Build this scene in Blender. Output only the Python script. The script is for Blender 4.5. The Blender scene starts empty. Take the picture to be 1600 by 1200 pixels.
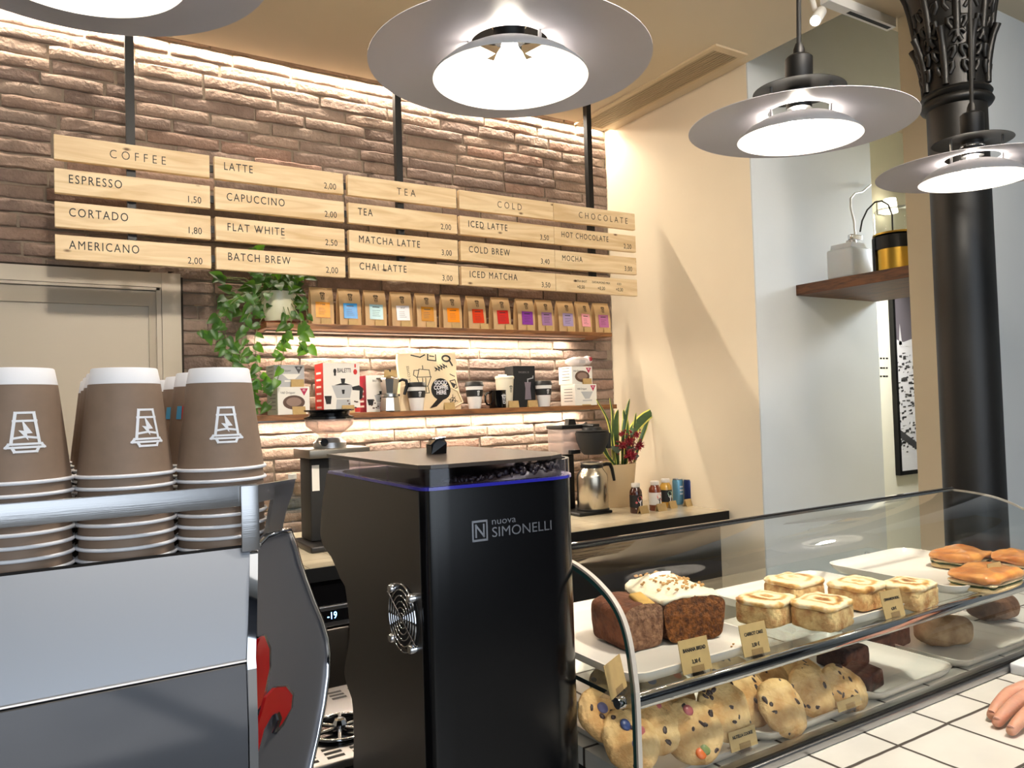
import bpy, bmesh, math, random
import numpy as np
from mathutils import Vector, Matrix, Euler
S = bpy.context.scene
COL = S.collection
PI = math.pi
rnd = random.Random(7)

# ------------------------------------------------------------------ camera
FPX = 1183.475
YAW, PITCH, ROLL = 0.548273862, 0.0280115261, 0.0301267028
EYE = Vector((0, 0, 1.48))
_cy, _sy, _cp, _sp, _cr, _sr = (math.cos(YAW), math.sin(YAW), math.cos(PITCH), math.sin(PITCH), math.cos(ROLL), math.sin(ROLL))
FWD = Vector((_sy*_cp, _cy*_cp, _sp)); _rt = Vector((_cy, -_sy, 0)); _dn = FWD.cross(_rt)
RIGHT = _cr*_rt + _sr*_dn
DOWN = -_sr*_rt + _cr*_dn
cam_d = bpy.data.cameras.new('camera'); cam = bpy.data.objects.new('camera', cam_d); COL.objects.link(cam)
cam_d.sensor_width = 36; cam_d.lens = FPX/1600*36; cam_d.clip_start = 0.02; cam_d.clip_end = 60
m = Matrix.Identity(4)
for i in range(3):
    m[i][0] = RIGHT[i]; m[i][1] = -DOWN[i]; m[i][2] = -FWD[i]; m[i][3] = EYE[i]
cam.matrix_world = m
S.camera = cam
S.view_settings.view_transform = 'Standard'; S.view_settings.look = 'None'
S.view_settings.gamma = 1; S.view_settings.use_curve_mapping = False
S.view_settings.exposure = 0.35

def ray(x, y): return FWD + RIGHT*((x-800)/FPX) + DOWN*((y-600)/FPX)
def onY(x, y, Y): d = ray(x, y); return EYE + d*(Y/d.y)
def onX(x, y, X): d = ray(x, y); return EYE + d*(X/d.x)
def onZ(x, y, Z): d = ray(x, y); return EYE + d*((Z-EYE.z)/d.z)

# ------------------------------------------------------------------ world, daylight, lamps of the place, added fill lights
w = bpy.data.worlds.new('world'); S.world = w; w.use_nodes = True
w.node_tree.nodes['Background'].inputs[0].default_value = (0.80, 0.88, 1.0, 1)
w.node_tree.nodes['Background'].inputs[1].default_value = 0.25

def area_light(name, loc, rot, sx, sy, power, color, spread=PI):
    l = bpy.data.lights.new(name, 'AREA'); l.shape = 'RECTANGLE'; l.size = sx; l.size_y = sy
    l.energy = power; l.color = color; l.spread = spread
    o = bpy.data.objects.new(name, l); COL.objects.link(o); o.location = loc; o.rotation_euler = rot
    return o
WARM = (1.0, 0.87, 0.70)
# shop front windows behind the camera
DAY = (0.80, 0.90, 1.0)
area_light('window_daylight', (-0.2, -3.18, 2.1), (PI/2, 0, 0), 4.2, 3.0, 78, DAY)
# track spots on the ceiling in front of the bar, aimed at the sign, shelves and side wall
SPOT = (1.0, 0.87, 0.72)
for k, (p, q, e) in enumerate((((0.2, 0.25, 2.83), (0.15, 3.0, 1.55), 14), ((1.1, 0.1, 2.83), (1.2, 3.0, 1.8), 11.5), ((2.0, 0.35, 2.83), (2.5, 2.6, 1.6), 5))):
    area_light('unseen_spot', p, (Vector(q)-Vector(p)).to_track_quat('-Z', 'Y').to_euler(), .14, .14, e, SPOT, 2.0)
area_light('unseen_spot', (1.25, .22, 2.83), (Vector((1.15, .78, 1.1))-Vector((1.25, .22, 2.83))).to_track_quat('-Z', 'Y').to_euler(), .14, .14, 11, (1, .92, .82), 1.9)  # extra spot, added to brighten the counter and pastry case
area_light('side_room_lamp', (4.45, 1.84, 2.45), Vector((-1, 0.03, -.62)).to_track_quat('-Z', 'Y').to_euler(), .35, .35, 12, (.84, .93, 1.0), 1.7)
area_light('unseen_passage_fill', (4.75, 2.45, 2.7), (Vector((3.95, 3.2, 1.6))-Vector((4.75, 2.45, 2.7))).to_track_quat('-Z', 'Y').to_euler(), .3, .3, 34, (1, .98, .94), 2.4)  # added unseen light, brightens the pale recess wall and print
area_light('unseen_front_fill', (0.6, -1.7, 4.9), (0, 0, 0), 2.6, 1.6, 12, (1, .93, .84))  # overhead fill light added out of view over the front room
# sun falling on the floor by the shop window, behind the camera
sun = bpy.data.objects.new('sun', bpy.data.lights.new('sun', 'SUN')); COL.objects.link(sun); sun.data.energy = 3.0; sun.data.angle = .01; sun.data.color = (1, .95, .88)
sun.rotation_euler = Vector((.35, .64, -.90)).to_track_quat('-Z', 'Y').to_euler()
# LED strips: ceiling slot over the bricks, under each shelf
area_light('led_strip_ceiling', (0.70, 3.036, 2.888), (0, 0, 0), 3.5, 0.022, 30, WARM)
area_light('led_strip_upper_shelf', (1.44, 3.02, 1.790), (0, 0, 0), 1.5, 0.012, 9.5, WARM)
area_light('led_strip_lower_shelf', (1.44, 3.02, 1.4415), (0, 0, 0), 1.6, 0.012, 9.5, WARM)

# ------------------------------------------------------------------ helpers
def C(r, g, b):
    f = lambda c: ((c/255)/12.92 if c/255 <= .04045 else ((c/255+.055)/1.055)**2.4)
    return (f(r), f(g), f(b), 1)

def mat(name, col, rough=.5, metal=0, noise=0, nscale=20, bump=0, bscale=60, spec=.5, coat=0, emit=None, es=0, stretch=None, col2=None, sss=0, alpha=1):
    M = bpy.data.materials.new(name); M.use_nodes = True
    nt = M.node_tree; b = nt.nodes['Principled BSDF']
    b.inputs['Base Color'].default_value = col; b.inputs['Roughness'].default_value = rough
    b.inputs['Metallic'].default_value = metal; b.inputs['Specular IOR Level'].default_value = spec
    b.inputs['Coat Weight'].default_value = coat; b.inputs['Coat Roughness'].default_value = .08
    if emit: b.inputs['Emission Color'].default_value = emit; b.inputs['Emission Strength'].default_value = es
    if sss: b.inputs['Subsurface Weight'].default_value = sss; b.inputs['Subsurface Radius'].default_value = (.01, .004, .002); b.inputs['Subsurface Scale'].default_value = .5
    if noise or bump:
        tc = nt.nodes.new('ShaderNodeTexCoord'); mp = nt.nodes.new('ShaderNodeMapping')
        nt.links.new(tc.outputs['Object'], mp.inputs[0])
        if stretch: mp.inputs['Scale'].default_value = stretch
    if noise:
        n = nt.nodes.new('ShaderNodeTexNoise'); n.inputs['Scale'].default_value = nscale; n.inputs['Detail'].default_value = 5
        nt.links.new(mp.outputs[0], n.inputs['Vector'])
        r = nt.nodes.new('ShaderNodeValToRGB'); r.color_ramp.elements[0].position = .35; r.color_ramp.elements[1].position = .65
        c2 = col2 if col2 else tuple(c*(1-noise) for c in col[:3])+(1,)
        r.color_ramp.elements[0].color = c2; r.color_ramp.elements[1].color = col
        nt.links.new(n.outputs['Fac'], r.inputs[0]); nt.links.new(r.outputs[0], b.inputs['Base Color'])
    if bump:
        n2 = nt.nodes.new('ShaderNodeTexNoise'); n2.inputs['Scale'].default_value = bscale; n2.inputs['Detail'].default_value = 6
        nt.links.new(mp.outputs[0], n2.inputs['Vector'])
        bp = nt.nodes.new('ShaderNodeBump'); bp.inputs['Strength'].default_value = bump; bp.inputs['Distance'].default_value = .01
        nt.links.new(n2.outputs['Fac'], bp.inputs['Height']); nt.links.new(bp.outputs[0], b.inputs['Normal'])
    return M

def thin_glass(name, tint=(.95, .97, .96, 1), ior=1.5, rough=0.0, haze=None):
    M = bpy.data.materials.new(name); M.use_nodes = True; nt = M.node_tree
    nt.nodes.remove(nt.nodes['Principled BSDF'])
    t = nt.nodes.new('ShaderNodeBsdfTransparent'); t.inputs[0].default_value = tint
    g = nt.nodes.new('ShaderNodeBsdfGlossy'); g.inputs['Roughness'].default_value = rough
    f = nt.nodes.new('ShaderNodeFresnel'); ge = nt.nodes.new('ShaderNodeNewGeometry'); mi = nt.nodes.new('ShaderNodeMapRange')
    mi.inputs['To Min'].default_value = ior; mi.inputs['To Max'].default_value = 1/ior
    nt.links.new(ge.outputs['Backfacing'], mi.inputs['Value']); nt.links.new(mi.outputs[0], f.inputs['IOR'])
    mx = nt.nodes.new('ShaderNodeMixShader')
    nt.links.new(f.outputs[0], mx.inputs[0]); nt.links.new(t.outputs[0], mx.inputs[1]); nt.links.new(g.outputs[0], mx.inputs[2])
    last = mx.outputs[0]
    if haze:
        d = nt.nodes.new('ShaderNodeBsdfDiffuse'); d.inputs[0].default_value = haze[1]; m3 = nt.nodes.new('ShaderNodeMixShader'); m3.inputs[0].default_value = haze[0]
        nt.links.new(last, m3.inputs[1]); nt.links.new(d.outputs[0], m3.inputs[2]); last = m3.outputs[0]
    nt.links.new(last, nt.nodes['Material Output'].inputs[0])
    return M

def wood(name, dark, light, scale=9, stretch=(1, 8, 8), rough=.5, rings=True, knots=None):
    M = mat(name, light, rough); nt = M.node_tree; b = nt.nodes['Principled BSDF']
    tc = nt.nodes.new('ShaderNodeTexCoord'); mp = nt.nodes.new('ShaderNodeMapping'); mp.inputs['Scale'].default_value = stretch
    nt.links.new(tc.outputs['Object'], mp.inputs[0])
    geo = nt.nodes.new('ShaderNodeObjectInfo'); add = nt.nodes.new('ShaderNodeVectorMath'); add.operation = 'ADD'
    mul = nt.nodes.new('ShaderNodeMath'); mul.operation = 'MULTIPLY'; mul.inputs[1].default_value = 37
    nt.links.new(geo.outputs['Random'], mul.inputs[0]); nt.links.new(mp.outputs[0], add.inputs[0]); nt.links.new(mul.outputs[0], add.inputs[1])
    n = nt.nodes.new('ShaderNodeTexNoise'); n.inputs['Scale'].default_value = scale; n.inputs['Detail'].default_value = 8; n.inputs['Distortion'].default_value = 1.2
    nt.links.new(add.outputs[0], n.inputs['Vector'])
    r = nt.nodes.new('ShaderNodeValToRGB'); r.color_ramp.elements[0].position = .3; r.color_ramp.elements[1].position = .62
    r.color_ramp.elements[0].color = dark; r.color_ramp.elements[1].color = light
    nt.links.new(n.outputs['Fac'], r.inputs[0]); last = r.outputs[0]
    if knots:
        mp2 = nt.nodes.new('ShaderNodeMapping'); mp2.inputs['Scale'].default_value = (1, 1, 2.2); nt.links.new(tc.outputs['Object'], mp2.inputs[0])
        a2 = nt.nodes.new('ShaderNodeVectorMath'); a2.operation = 'ADD'; nt.links.new(mp2.outputs[0], a2.inputs[0]); nt.links.new(mul.outputs[0], a2.inputs[1])
        v = nt.nodes.new('ShaderNodeTexVoronoi'); v.inputs['Scale'].default_value = knots; nt.links.new(a2.outputs[0], v.inputs['Vector'])
        r2 = nt.nodes.new('ShaderNodeValToRGB'); r2.color_ramp.elements[0].position = .035; r2.color_ramp.elements[1].position = .10
        r2.color_ramp.elements[0].color = (.2, .12, .06, 1); r2.color_ramp.elements[1].color = (1, 1, 1, 1)
        nt.links.new(v.outputs['Distance'], r2.inputs[0])
        mx = nt.nodes.new('ShaderNodeMix'); mx.data_type = 'RGBA'; mx.blend_type = 'MULTIPLY'; mx.inputs[0].default_value = 1
        nt.links.new(last, mx.inputs[6]); nt.links.new(r2.outputs[0], mx.inputs[7]); last = mx.outputs[2]
    nt.links.new(last, b.inputs['Base Color'])
    return M

class MB:
    """collects shapes, then becomes ONE mesh"""
    def __init__(s): s.v = []; s.f = []; s.mi = []; s.cur = 0
    def raw(s, v, f):
        o = len(s.v); s.v += [tuple(p) for p in v]; s.f += [tuple(i+o for i in q) for q in f]; s.mi += [s.cur]*len(f); return s
    def box(s, x0, x1, y0, y1, z0, z1, M=None):
        v = [(x, y, z) for x in (x0, x1) for y in (y0, y1) for z in (z0, z1)]
        if M is not None: v = [M @ Vector(p) for p in v]
        return s.raw(v, [(0, 1, 3, 2), (4, 6, 7, 5), (0, 4, 5, 1), (2, 3, 7, 6), (0, 2, 6, 4), (1, 5, 7, 3)])
    def rbox(s, x0, x1, y0, y1, z0, z1, r, M=None, seg=3):
        bm = bmesh.new(); bmesh.ops.create_cube(bm, size=1)
        for v in bm.verts: v.co = Vector((x0+(v.co.x+.5)*(x1-x0), y0+(v.co.y+.5)*(y1-y0), z0+(v.co.z+.5)*(z1-z0)))
        bmesh.ops.bevel(bm, geom=bm.edges[:], offset=r, segments=seg, affect='EDGES', profile=.5)
        return s.bm(bm, M)
    def bm(s, bm, M=None):
        bm.verts.index_update()
        v = [(M @ a.co if M is not None else a.co.copy()) for a in bm.verts]; f = [[a.index for a in q.verts] for q in bm.faces]
        bm.free(); return s.raw(v, f)
    def lathe(s, prof, c=(0, 0, 0), n=32, M=None, cap0=False, cap1=False, a0=0, a1=2*PI):
        v = []; full = abs(a1-a0-2*PI) < 1e-6; k = n if full else n+1
        for (r, z) in prof:
            for i in range(k):
                a = a0+(a1-a0)*i/n; p = Vector((c[0]+r*math.cos(a), c[1]+r*math.sin(a), c[2]+z)); v.append(M @ p if M is not None else p)
        f = []
        for j in range(len(prof)-1):
            for i in range(n):
                i2 = (i+1) % k
                f.append((j*k+i, j*k+i2, (j+1)*k+i2, (j+1)*k+i))
        if cap0: f.append(tuple(range(k-1, -1, -1)))
        if cap1: f.append(tuple((len(prof)-1)*k+i for i in range(k)))
        return s.raw(v, f)
    def tube(s, pts, r, n=10, caps=True):
        pts = [Vector(p) for p in pts]; rs = r if isinstance(r, (list, tuple)) else [r]*len(pts)
        v = []; up = None
        for i, p in enumerate(pts):
            t = (pts[min(i+1, len(pts)-1)]-pts[max(i-1, 0)]).normalized()
            if up is None:
                up = Vector((0, 0, 1)) if abs(t.z) < .9 else Vector((1, 0, 0))
            a = (up - t*up.dot(t)).normalized(); up = a; b = t.cross(a)
            for k in range(n):
                th = 2*PI*k/n; v.append(p+(a*math.cos(th)+b*math.sin(th))*rs[i])
        f = []
        for j in range(len(pts)-1):
            for k in range(n):
                f.append((j*n+k, j*n+(k+1) % n, (j+1)*n+(k+1) % n, (j+1)*n+k))
        if caps: f.append(tuple(range(n-1, -1, -1))); f.append(tuple((len(pts)-1)*n+k for k in range(n)))
        return s.raw(v, f)
    def prism(s, outline, d, M=None, off=(0, 0, 0)):
        """outline: list of 3d points (planar), d: extrude vector"""
        o = [Vector(p)+Vector(off) for p in outline]; d = Vector(d); n = len(o)
        v = o+[p+d for p in o]
        if M is not None: v = [M @ p for p in v]
        f = [tuple(range(n-1, -1, -1)), tuple(range(n, 2*n))]+[(i, (i+1) % n, n+(i+1) % n, n+i) for i in range(n)]
        return s.raw(v, f)
    def ball(s, c, r, seg=16, rings=10, M=None, jit=0, rg=None):
        rx, ry, rz = r if isinstance(r, (tuple, list)) else (r, r, r)
        bm = bmesh.new(); bmesh.ops.create_uvsphere(bm, u_segments=seg, v_segments=rings, radius=1)
        for v in bm.verts:
            j = 1+(rg.uniform(-jit, jit) if jit else 0)
            p = Vector((v.co.x*rx*j, v.co.y*ry*j, v.co.z*rz*j)); v.co = (M @ p if M is not None else p)+Vector(c)
        return s.bm(bm)
    def mesh(s, name, mats, smooth=None):
        me = bpy.data.meshes.new(name); me.from_pydata(s.v, [], s.f)
        ms = mats if isinstance(mats, (list, tuple)) else [mats]
        for q in ms: me.materials.append(q)
        me.polygons.foreach_set('material_index', s.mi)
        bm = bmesh.new(); bm.from_mesh(me); bmesh.ops.recalc_face_normals(bm, faces=bm.faces); bm.to_mesh(me); bm.free()
        if smooth is not None:
            me.polygons.foreach_set('use_smooth', [True]*len(me.polygons)); me.set_sharp_from_angle(angle=math.radians(smooth))
        me.update(); return me

def put(name, me, parent=None, loc=(0, 0, 0), rot=(0, 0, 0), world=False):
    o = bpy.data.objects.new(name, me); COL.objects.link(o); o.location = loc; o.rotation_euler = rot
    if parent is not None:
        o.parent = parent
        if world:
            pm = Matrix.LocRotScale(parent.location, parent.rotation_euler, None); q = parent
            while q.parent is not None:
                q = q.parent; pm = Matrix.LocRotScale(q.location, q.rotation_euler, None) @ pm if q.type == 'EMPTY' or True else pm
            o.matrix_parent_inverse = pm.inverted()
    return o
def obj(name, mb, mats, parent=None, smooth=None, loc=(0, 0, 0), rot=(0, 0, 0), world=False):
    return put(name, mb.mesh(name, mats, smooth), parent, loc, rot, world)
def tag(o, label=None, cat=None, group=None, kind=None):
    if label: o['label'] = label
    if cat: o['category'] = cat
    if group: o['group'] = group
    if kind: o['kind'] = kind
    return o
def thing(name, label, cat, loc=(0, 0, 0), rz=0, group=None):
    o = bpy.data.objects.new(name, None); COL.objects.link(o); o.empty_display_size = .02
    o.location = loc; o.rotation_euler = (0, 0, rz)
    return tag(o, label, cat, group)
def struct(name, mb, mats, smooth=None, parent=None):
    o = obj(name, mb, mats, parent, smooth)
    if parent is None: o['kind'] = 'structure'
    return o
def dup(root, loc, rz=None, label=None, group=None):
    def cp(o, par):
        c = o.copy(); COL.objects.link(c)
        if par is not None: c.parent = par
        for ch in [x for x in o.children]: cp(ch, c)
        return c
    r = cp(root, None); r.location = loc
    if rz is not None: r.rotation_euler = (0, 0, rz)
    if label: r['label'] = label
    if group: r['group'] = group
    return r

_tx = {}
def text_mesh(s, size, m_, align='LEFT', sx=1.0, depth=.0002, spacing=1.0, bold=0):
    cu = bpy.data.curves.new('lettering', 'FONT'); cu.body = s; cu.size = size; cu.align_x = align; cu.align_y = 'CENTER'
    cu.space_character = spacing; cu.extrude = depth; cu.offset = bold; cu.resolution_u = 3
    o = bpy.data.objects.new('t', cu); COL.objects.link(o)
    dg = bpy.context.evaluated_depsgraph_get(); me = bpy.data.meshes.new_from_object(o.evaluated_get(dg))
    bpy.data.objects.remove(o); bpy.data.curves.remove(cu)
    me.transform(Matrix.Diagonal((sx, 1, 1, 1))); me.materials.clear(); me.materials.append(m_)
    return me
def text(name, s, size, m_, parent, loc, rot=(PI/2, 0, 0), **k):
    return put(name, text_mesh(s, size, m_, **k), parent, loc, rot)

def strips(lines, wd):
    """flat line drawing -> (verts2d, faces)"""
    V = []; F = []
    for ln in lines:
        for a, b in zip(ln[:-1], ln[1:]):
            dx, dy = b[0]-a[0], b[1]-a[1]; L = math.hypot(dx, dy) or 1; ux, uy = dx/L, dy/L; n = max(1, int(L/.25))
            a2 = (a[0]-ux*wd/2, a[1]-uy*wd/2); b2 = (b[0]+ux*wd/2, b[1]+uy*wd/2)
            o = len(V)
            for i in range(n+1):
                t = i/n; x = a2[0]+(b2[0]-a2[0])*t; y = a2[1]+(b2[1]-a2[1])*t
                V += [(x-uy*wd/2, y+ux*wd/2), (x+uy*wd/2, y-ux*wd/2)]
            for i in range(n): F.append((o+2*i, o+2*i+1, o+2*i+3, o+2*i+2))
    return V, F
def poly2(V, F, pts):
    o = len(V); V += list(pts); F.append(tuple(range(o, o+len(pts))))
LOGO_L = [[(-.36, .95), (.36, .95), (.44, .74), (-.44, .74), (-.36, .95)], [(-.64, .74), (.64, .74), (.54, .58), (-.54, .58), (-.64, .74)],
          [(-.47, .58), (-.30, -.95), (.30, -.95), (.47, .58)], [(-.42, .3), (0, .22), (.42, .3)], [(-.36, -.55), (.36, -.55)]]
BOLT = [((.10, .42), (-.22, -.10), (0, -.06)), ((.10, .42), (0, -.06), (.05, .08)), ((-.05, -.10), (.05, .08), (.24, .06)), ((-.05, -.10), (.24, .06), (-.10, -.62))]
def logo2d(wd=.09, flip=False):
    V, F = strips(LOGO_L, wd)
    for t in BOLT: poly2(V, F, t)
    if flip: V = [(x, -y) for x, y in V]
    return V, F
def flat_logo(sc, m_, name='cup_logo', parent=None, loc=(0, 0, 0), rot=(PI/2, 0, 0), wd=.09):
    V, F = logo2d(wd); b = MB(); b.raw([(x*sc, y*sc, 0) for x, y in V], F)
    return obj(name, b, m_, parent, None, loc, rot)
# ------------------------------------------------------------------ materials shared
M_cream = mat('cream_plaster', C(230, 217, 193), .75, noise=.04, nscale=3, bump=.03, bscale=40)
M_ceil = mat('ceiling_paint', C(214, 200, 174), .8, noise=.03, nscale=2)
M_grey = mat('pale_grey_plaster', C(204, 209, 212), .75, noise=.04, nscale=3, bump=.03, bscale=40)
M_beige = mat('beige_plaster', C(222, 208, 180), .75, noise=.04, nscale=4)
M_pale = mat('pale_yellow_plaster', C(236, 233, 214), .75)
M_white = mat('white_paint', C(225, 225, 222), .5)
M_door = mat('greige_lacquer', C(172, 161, 143), .45)
M_black = mat('black_satin', C(9, 9, 10), .45, spec=.35)
M_blackgloss = mat('black_gloss', C(10, 10, 12), .12)
M_blackmat = mat('matt_black', C(20, 20, 21), .7)
M_steel = mat('brushed_steel', C(176, 176, 178), .28, 1, bump=.06, bscale=30, stretch=(1, 40, 40))
M_chrome = mat('chrome', C(205, 207, 212), .05, 1)
M_alu = mat('satin_aluminium', C(165, 165, 166), .3, 1)
M_ink = mat('black_ink', C(14, 13, 14), .6)
M_whiteink = mat('white_ink', C(225, 226, 230), .5)
M_kraft = mat('kraft_card', C(188, 158, 104), .7, noise=.12, nscale=60)
M_glass = thin_glass('clear_glass')
M_plastic = thin_glass('clear_plastic', (.90, .88, .88, 1), 1.45, .06)
M_shelf = wood('oiled_oak', C(92, 54, 26), C(146, 96, 52), 5, (1.2, 10, 10), .5)
M_walnut = wood('walnut', C(58, 32, 16), C(112, 68, 36), 7, (9, 1.2, 9), .45)
M_pine = wood('pale_pine', C(204, 172, 126), C(228, 204, 164), 3.2, (1, 8, 9), .55, knots=7)
M_ceramic = mat('white_ceramic', C(228, 222, 212), .25, noise=.02, nscale=5, coat=.3)

# ------------------------------------------------------------------ room shell
XW, YW, ZC, YE = 2.482, 3.067, 2.87, 2.12
# brick wall: every brick rough and a little different, on a mortar bed
def brick_material():
    M = mat('rustic_brick', C(150, 112, 90), .85); nt = M.node_tree; b = nt.nodes['Principled BSDF']
    g = nt.nodes.new('ShaderNodeNewGeometry'); r = nt.nodes.new('ShaderNodeValToRGB')
    cols = [(0, C(114, 97, 88)), (.2, C(134, 115, 104)), (.42, C(146, 126, 111)), (.6, C(122, 104, 95)), (.8, C(150, 133, 119)), (.93, C(140, 110, 95))]
    e = r.color_ramp.elements; e[0].position = 0; e[0].color = cols[0][1]; e[1].position = 1; e[1].color = C(128, 110, 98)
    for p, c in cols[1:]:
        q = e.new(p); q.color = c
    nt.links.new(g.outputs['Random Per Island'], r.inputs[0])
    tc = nt.nodes.new('ShaderNodeTexCoord'); n = nt.nodes.new('ShaderNodeTexNoise'); n.inputs['Scale'].default_value = 26; n.inputs['Detail'].default_value = 8; n.inputs['Roughness'].default_value = .65
    nt.links.new(tc.outputs['Object'], n.inputs['Vector'])
    mx = nt.nodes.new('ShaderNodeMix'); mx.data_type = 'RGBA'; mx.blend_type = 'MULTIPLY'; mx.inputs[0].default_value = .55
    r2 = nt.nodes.new('ShaderNodeValToRGB'); r2.color_ramp.elements[0].position = .3; r2.color_ramp.elements[1].position = .7
    r2.color_ramp.elements[0].color = (.55, .5, .47, 1); r2.color_ramp.elements[1].color = (1.15, 1.12, 1.1, 1)
    nt.links.new(n.outputs['Fac'], r2.inputs[0]); nt.links.new(r.outputs[0], mx.inputs[6]); nt.links.new(r2.outputs[0], mx.inputs[7])
    nt.links.new(mx.outputs[2], b.inputs['Base Color'])
    n2 = nt.nodes.new('ShaderNodeTexNoise'); n2.inputs['Scale'].default_value = 70; n2.inputs['Detail'].default_value = 8
    nt.links.new(tc.outputs['Object'], n2.inputs['Vector'])
    bp = nt.nodes.new('ShaderNodeBump'); bp.inputs['Strength'].default_value = .55; bp.inputs['Distance'].default_value = .012
    nt.links.new(n2.outputs['Fac'], bp.inputs['Height']); nt.links.new(bp.outputs[0], b.inputs['Normal'])
    return M
M_brick = brick_material(); M_mortar = mat('mortar', C(138, 124, 108), .9, noise=.15, nscale=30, bump=.4, bscale=60)
def brick_wall():
    b = MB(); rb = random.Random(3)
    b.cur = 1; b.box(-1.4, .42, YW, YW+.12, 2.006, 3.05); b.box(.42, XW, YW, YW+.12, 0, 3.05); b.cur = 0
    row = 0; z = .80
    while z < 2.97:
        hgt = rb.uniform(.041, .046); x = -1.4 - rb.uniform(0, .2)
        while x < XW:
            L = rb.choice((.19, .22, .25, .27, .29)); x0, x1 = max(x, -1.4), min(x+L, XW-.002)
            x += L+rb.uniform(.006, .012)
            if x1-x0 < .03 or (x1 < .425 and z < 1.99 and x0 < .42): continue
            if x0 < .425 and z < 1.99: x0 = .425
            if x1-x0 < .03: continue
            out = rb.uniform(.004, .013); tilt = rb.uniform(-.003, .003); dz = rb.uniform(-.0015, .0015)
            nx = max(3, int((x1-x0)/.03)); v = []; f = []
            prof = [(-.5, 0), (-.5, .7), (-.40, 1), (-.1, 1), (.15, 1), (.40, 1), (.5, .7), (.5, 0)]
            wob = [rb.uniform(-.0022, .0022) for _ in range(nx+1)]; wob2 = [rb.uniform(-.0026, .0026) for _ in range(nx+1)]
            for i in range(nx+1):
                xx = x0+(x1-x0)*i/nx; endf = .55 if i in (0, nx) else 1
                for (pz, po) in prof:
                    zz = z+dz+hgt/2+pz*hgt+(wob[i] if pz < 0 else wob2[i])*(abs(pz)*2)
                    yy = YW-(out+tilt*(i/nx-.5))*po*endf-(rb.uniform(0, .003) if po == 1 else 0)
                    v.append((xx+rb.uniform(-.001, .001), yy, zz))
            k = len(prof)
            for i in range(nx):
                for j in range(k-1): f.append((i*k+j, (i+1)*k+j, (i+1)*k+j+1, i*k+j+1))
            f.append(tuple(range(k))); f.append(tuple(nx*k+j for j in range(k-1, -1, -1)))
            b.raw(v, f)
        z += hgt+rb.uniform(.005, .009); row += 1
    return b
struct('wall_back', brick_wall(), [M_brick, M_mortar], 50)
struct('wall_right', MB().box(XW, XW+.08, YE+.006, YW+.12, 0, 3.05), M_cream)
# pale grey wall with the opening to the back room
b = MB(); b.box(XW+.0005, 3.305, YE, YE+.09, 0, 3.4); b.box(3.305, 4.6, YE, YE+.09, 2.87, 3.4)
struct('wall_far', b, M_grey)
struct('wall_recess', MB().box(2.6, 8.0, 3.2, 3.3, 0, 3.43), M_pale)
struct('wall_pillar', MB().box(2.700, 4.6, 1.40, 1.60, 0, 3.4), [M_beige])
struct('wall_entry', MB().box(2.7005, 4.6, 1.385, 1.3995, 0, 3.4), M_grey)
# ceiling over the bar with a slot for the light strip and a higher bay in the corner by the opening
b = MB()
b.box(-3.2, XW, -.3, YW-.085, ZC, ZC+.03); b.box(XW, 4.6, -.3, 1.66, ZC, ZC+.03)
b.box(XW-.02, XW, 1.66, YW-.085, ZC+.03, 3.4); b.box(XW, 4.6, 1.64, 1.66, ZC+.03, 3.4); b.box(XW-.02, 8.0, 1.64, 3.3, 3.4, 3.43)
b.box(-3.2, XW, YW-.20, YW+.12, 3.0, 3.02)
struct('ceiling', b, M_ceil)
b = MB(); b.box(-3.2, 4.6, -3.3, -.3, 5.0, 5.03); b.box(-3.2, 4.6, -.32, -.3, ZC, 5.03)
struct('ceiling_front', b, M_white)
M_floor = mat('concrete_floor', C(120, 118, 114), .35, noise=.2, nscale=2.5)
struct('floor', MB().box(-3.2, 8.0, -3.4, 3.3, -.05, 0), M_floor)
M_dark = mat('dark_blue_paint', C(38, 44, 58), .6)
struct('wall_left', MB().box(-3.3, -3.2, -3.4, 3.2, 0, 5.03), M_cream)
b = MB(); b.box(-3.2, -2.3, -3.4, -3.3, 0, 5.03); b.box(1.9, 4.6, -3.4, -3.3, 0, 5.03); b.box(-2.3, 1.9, -3.4, -3.3, 0, .6); b.box(-2.3, 1.9, -3.4, -3.3, 3.6, 5.03)
struct('wall_front', b, M_dark)
struct('wall_entry_side', MB().box(4.6, 4.7, -3.4, 1.4, 0, 5.03), M_grey)
struct('wall_passage', MB().box(8.0, 8.1, 1.4, 3.3, 0, 3.43).box(4.6, 8.0, 1.4, 1.6, 0, 3.43), M_grey)
# window frame in the shop front
b = MB()
for x in (-2.3, -.92, .46, 1.84): b.box(x, x+.06, -3.3, -3.24, .6, 3.6)
for z in (.6, 2.2, 3.54): b.box(-2.3, 1.9, -3.3, -3.24, z, z+.06)
struct('window_1', b, M_blackmat)

# ------------------------------------------------------------------ door at the left in the brick wall
d = MB(); yy = 3.052
d.box(-1.3, .357, yy, 3.1, 1.955, 2.009); d.box(.358, .423, yy, 3.1, 0, 2.009)
d.box(-1.3, .352, yy+.006, 3.1, 1.944, 1.954)
d.box(.340, .357, yy+.006, 3.1, 0, 1.954)
door = struct('door_1', d, M_door)
b = MB(); b.box(-1.3, .34, yy+.028, 3.13, 0, 1.944)
o = struct('door_panel', b, M_door, None, door)
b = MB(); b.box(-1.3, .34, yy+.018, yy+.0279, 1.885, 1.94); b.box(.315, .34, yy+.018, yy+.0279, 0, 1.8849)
struct('door_rail', b, mat('greige_shadowed_lacquer', C(160, 148, 129), .5), None, door)  # darker copy of the door lacquer, shade put into its colour
b = MB(); b.box(-1.3, .431, 3.056, 3.066, 2.0095, 2.0165); b.box(.4235, .431, 3.056, 3.066, 0, 2.009)
struct('trim_1', b, mat('dark_joint', C(40, 32, 26), .9))

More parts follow.
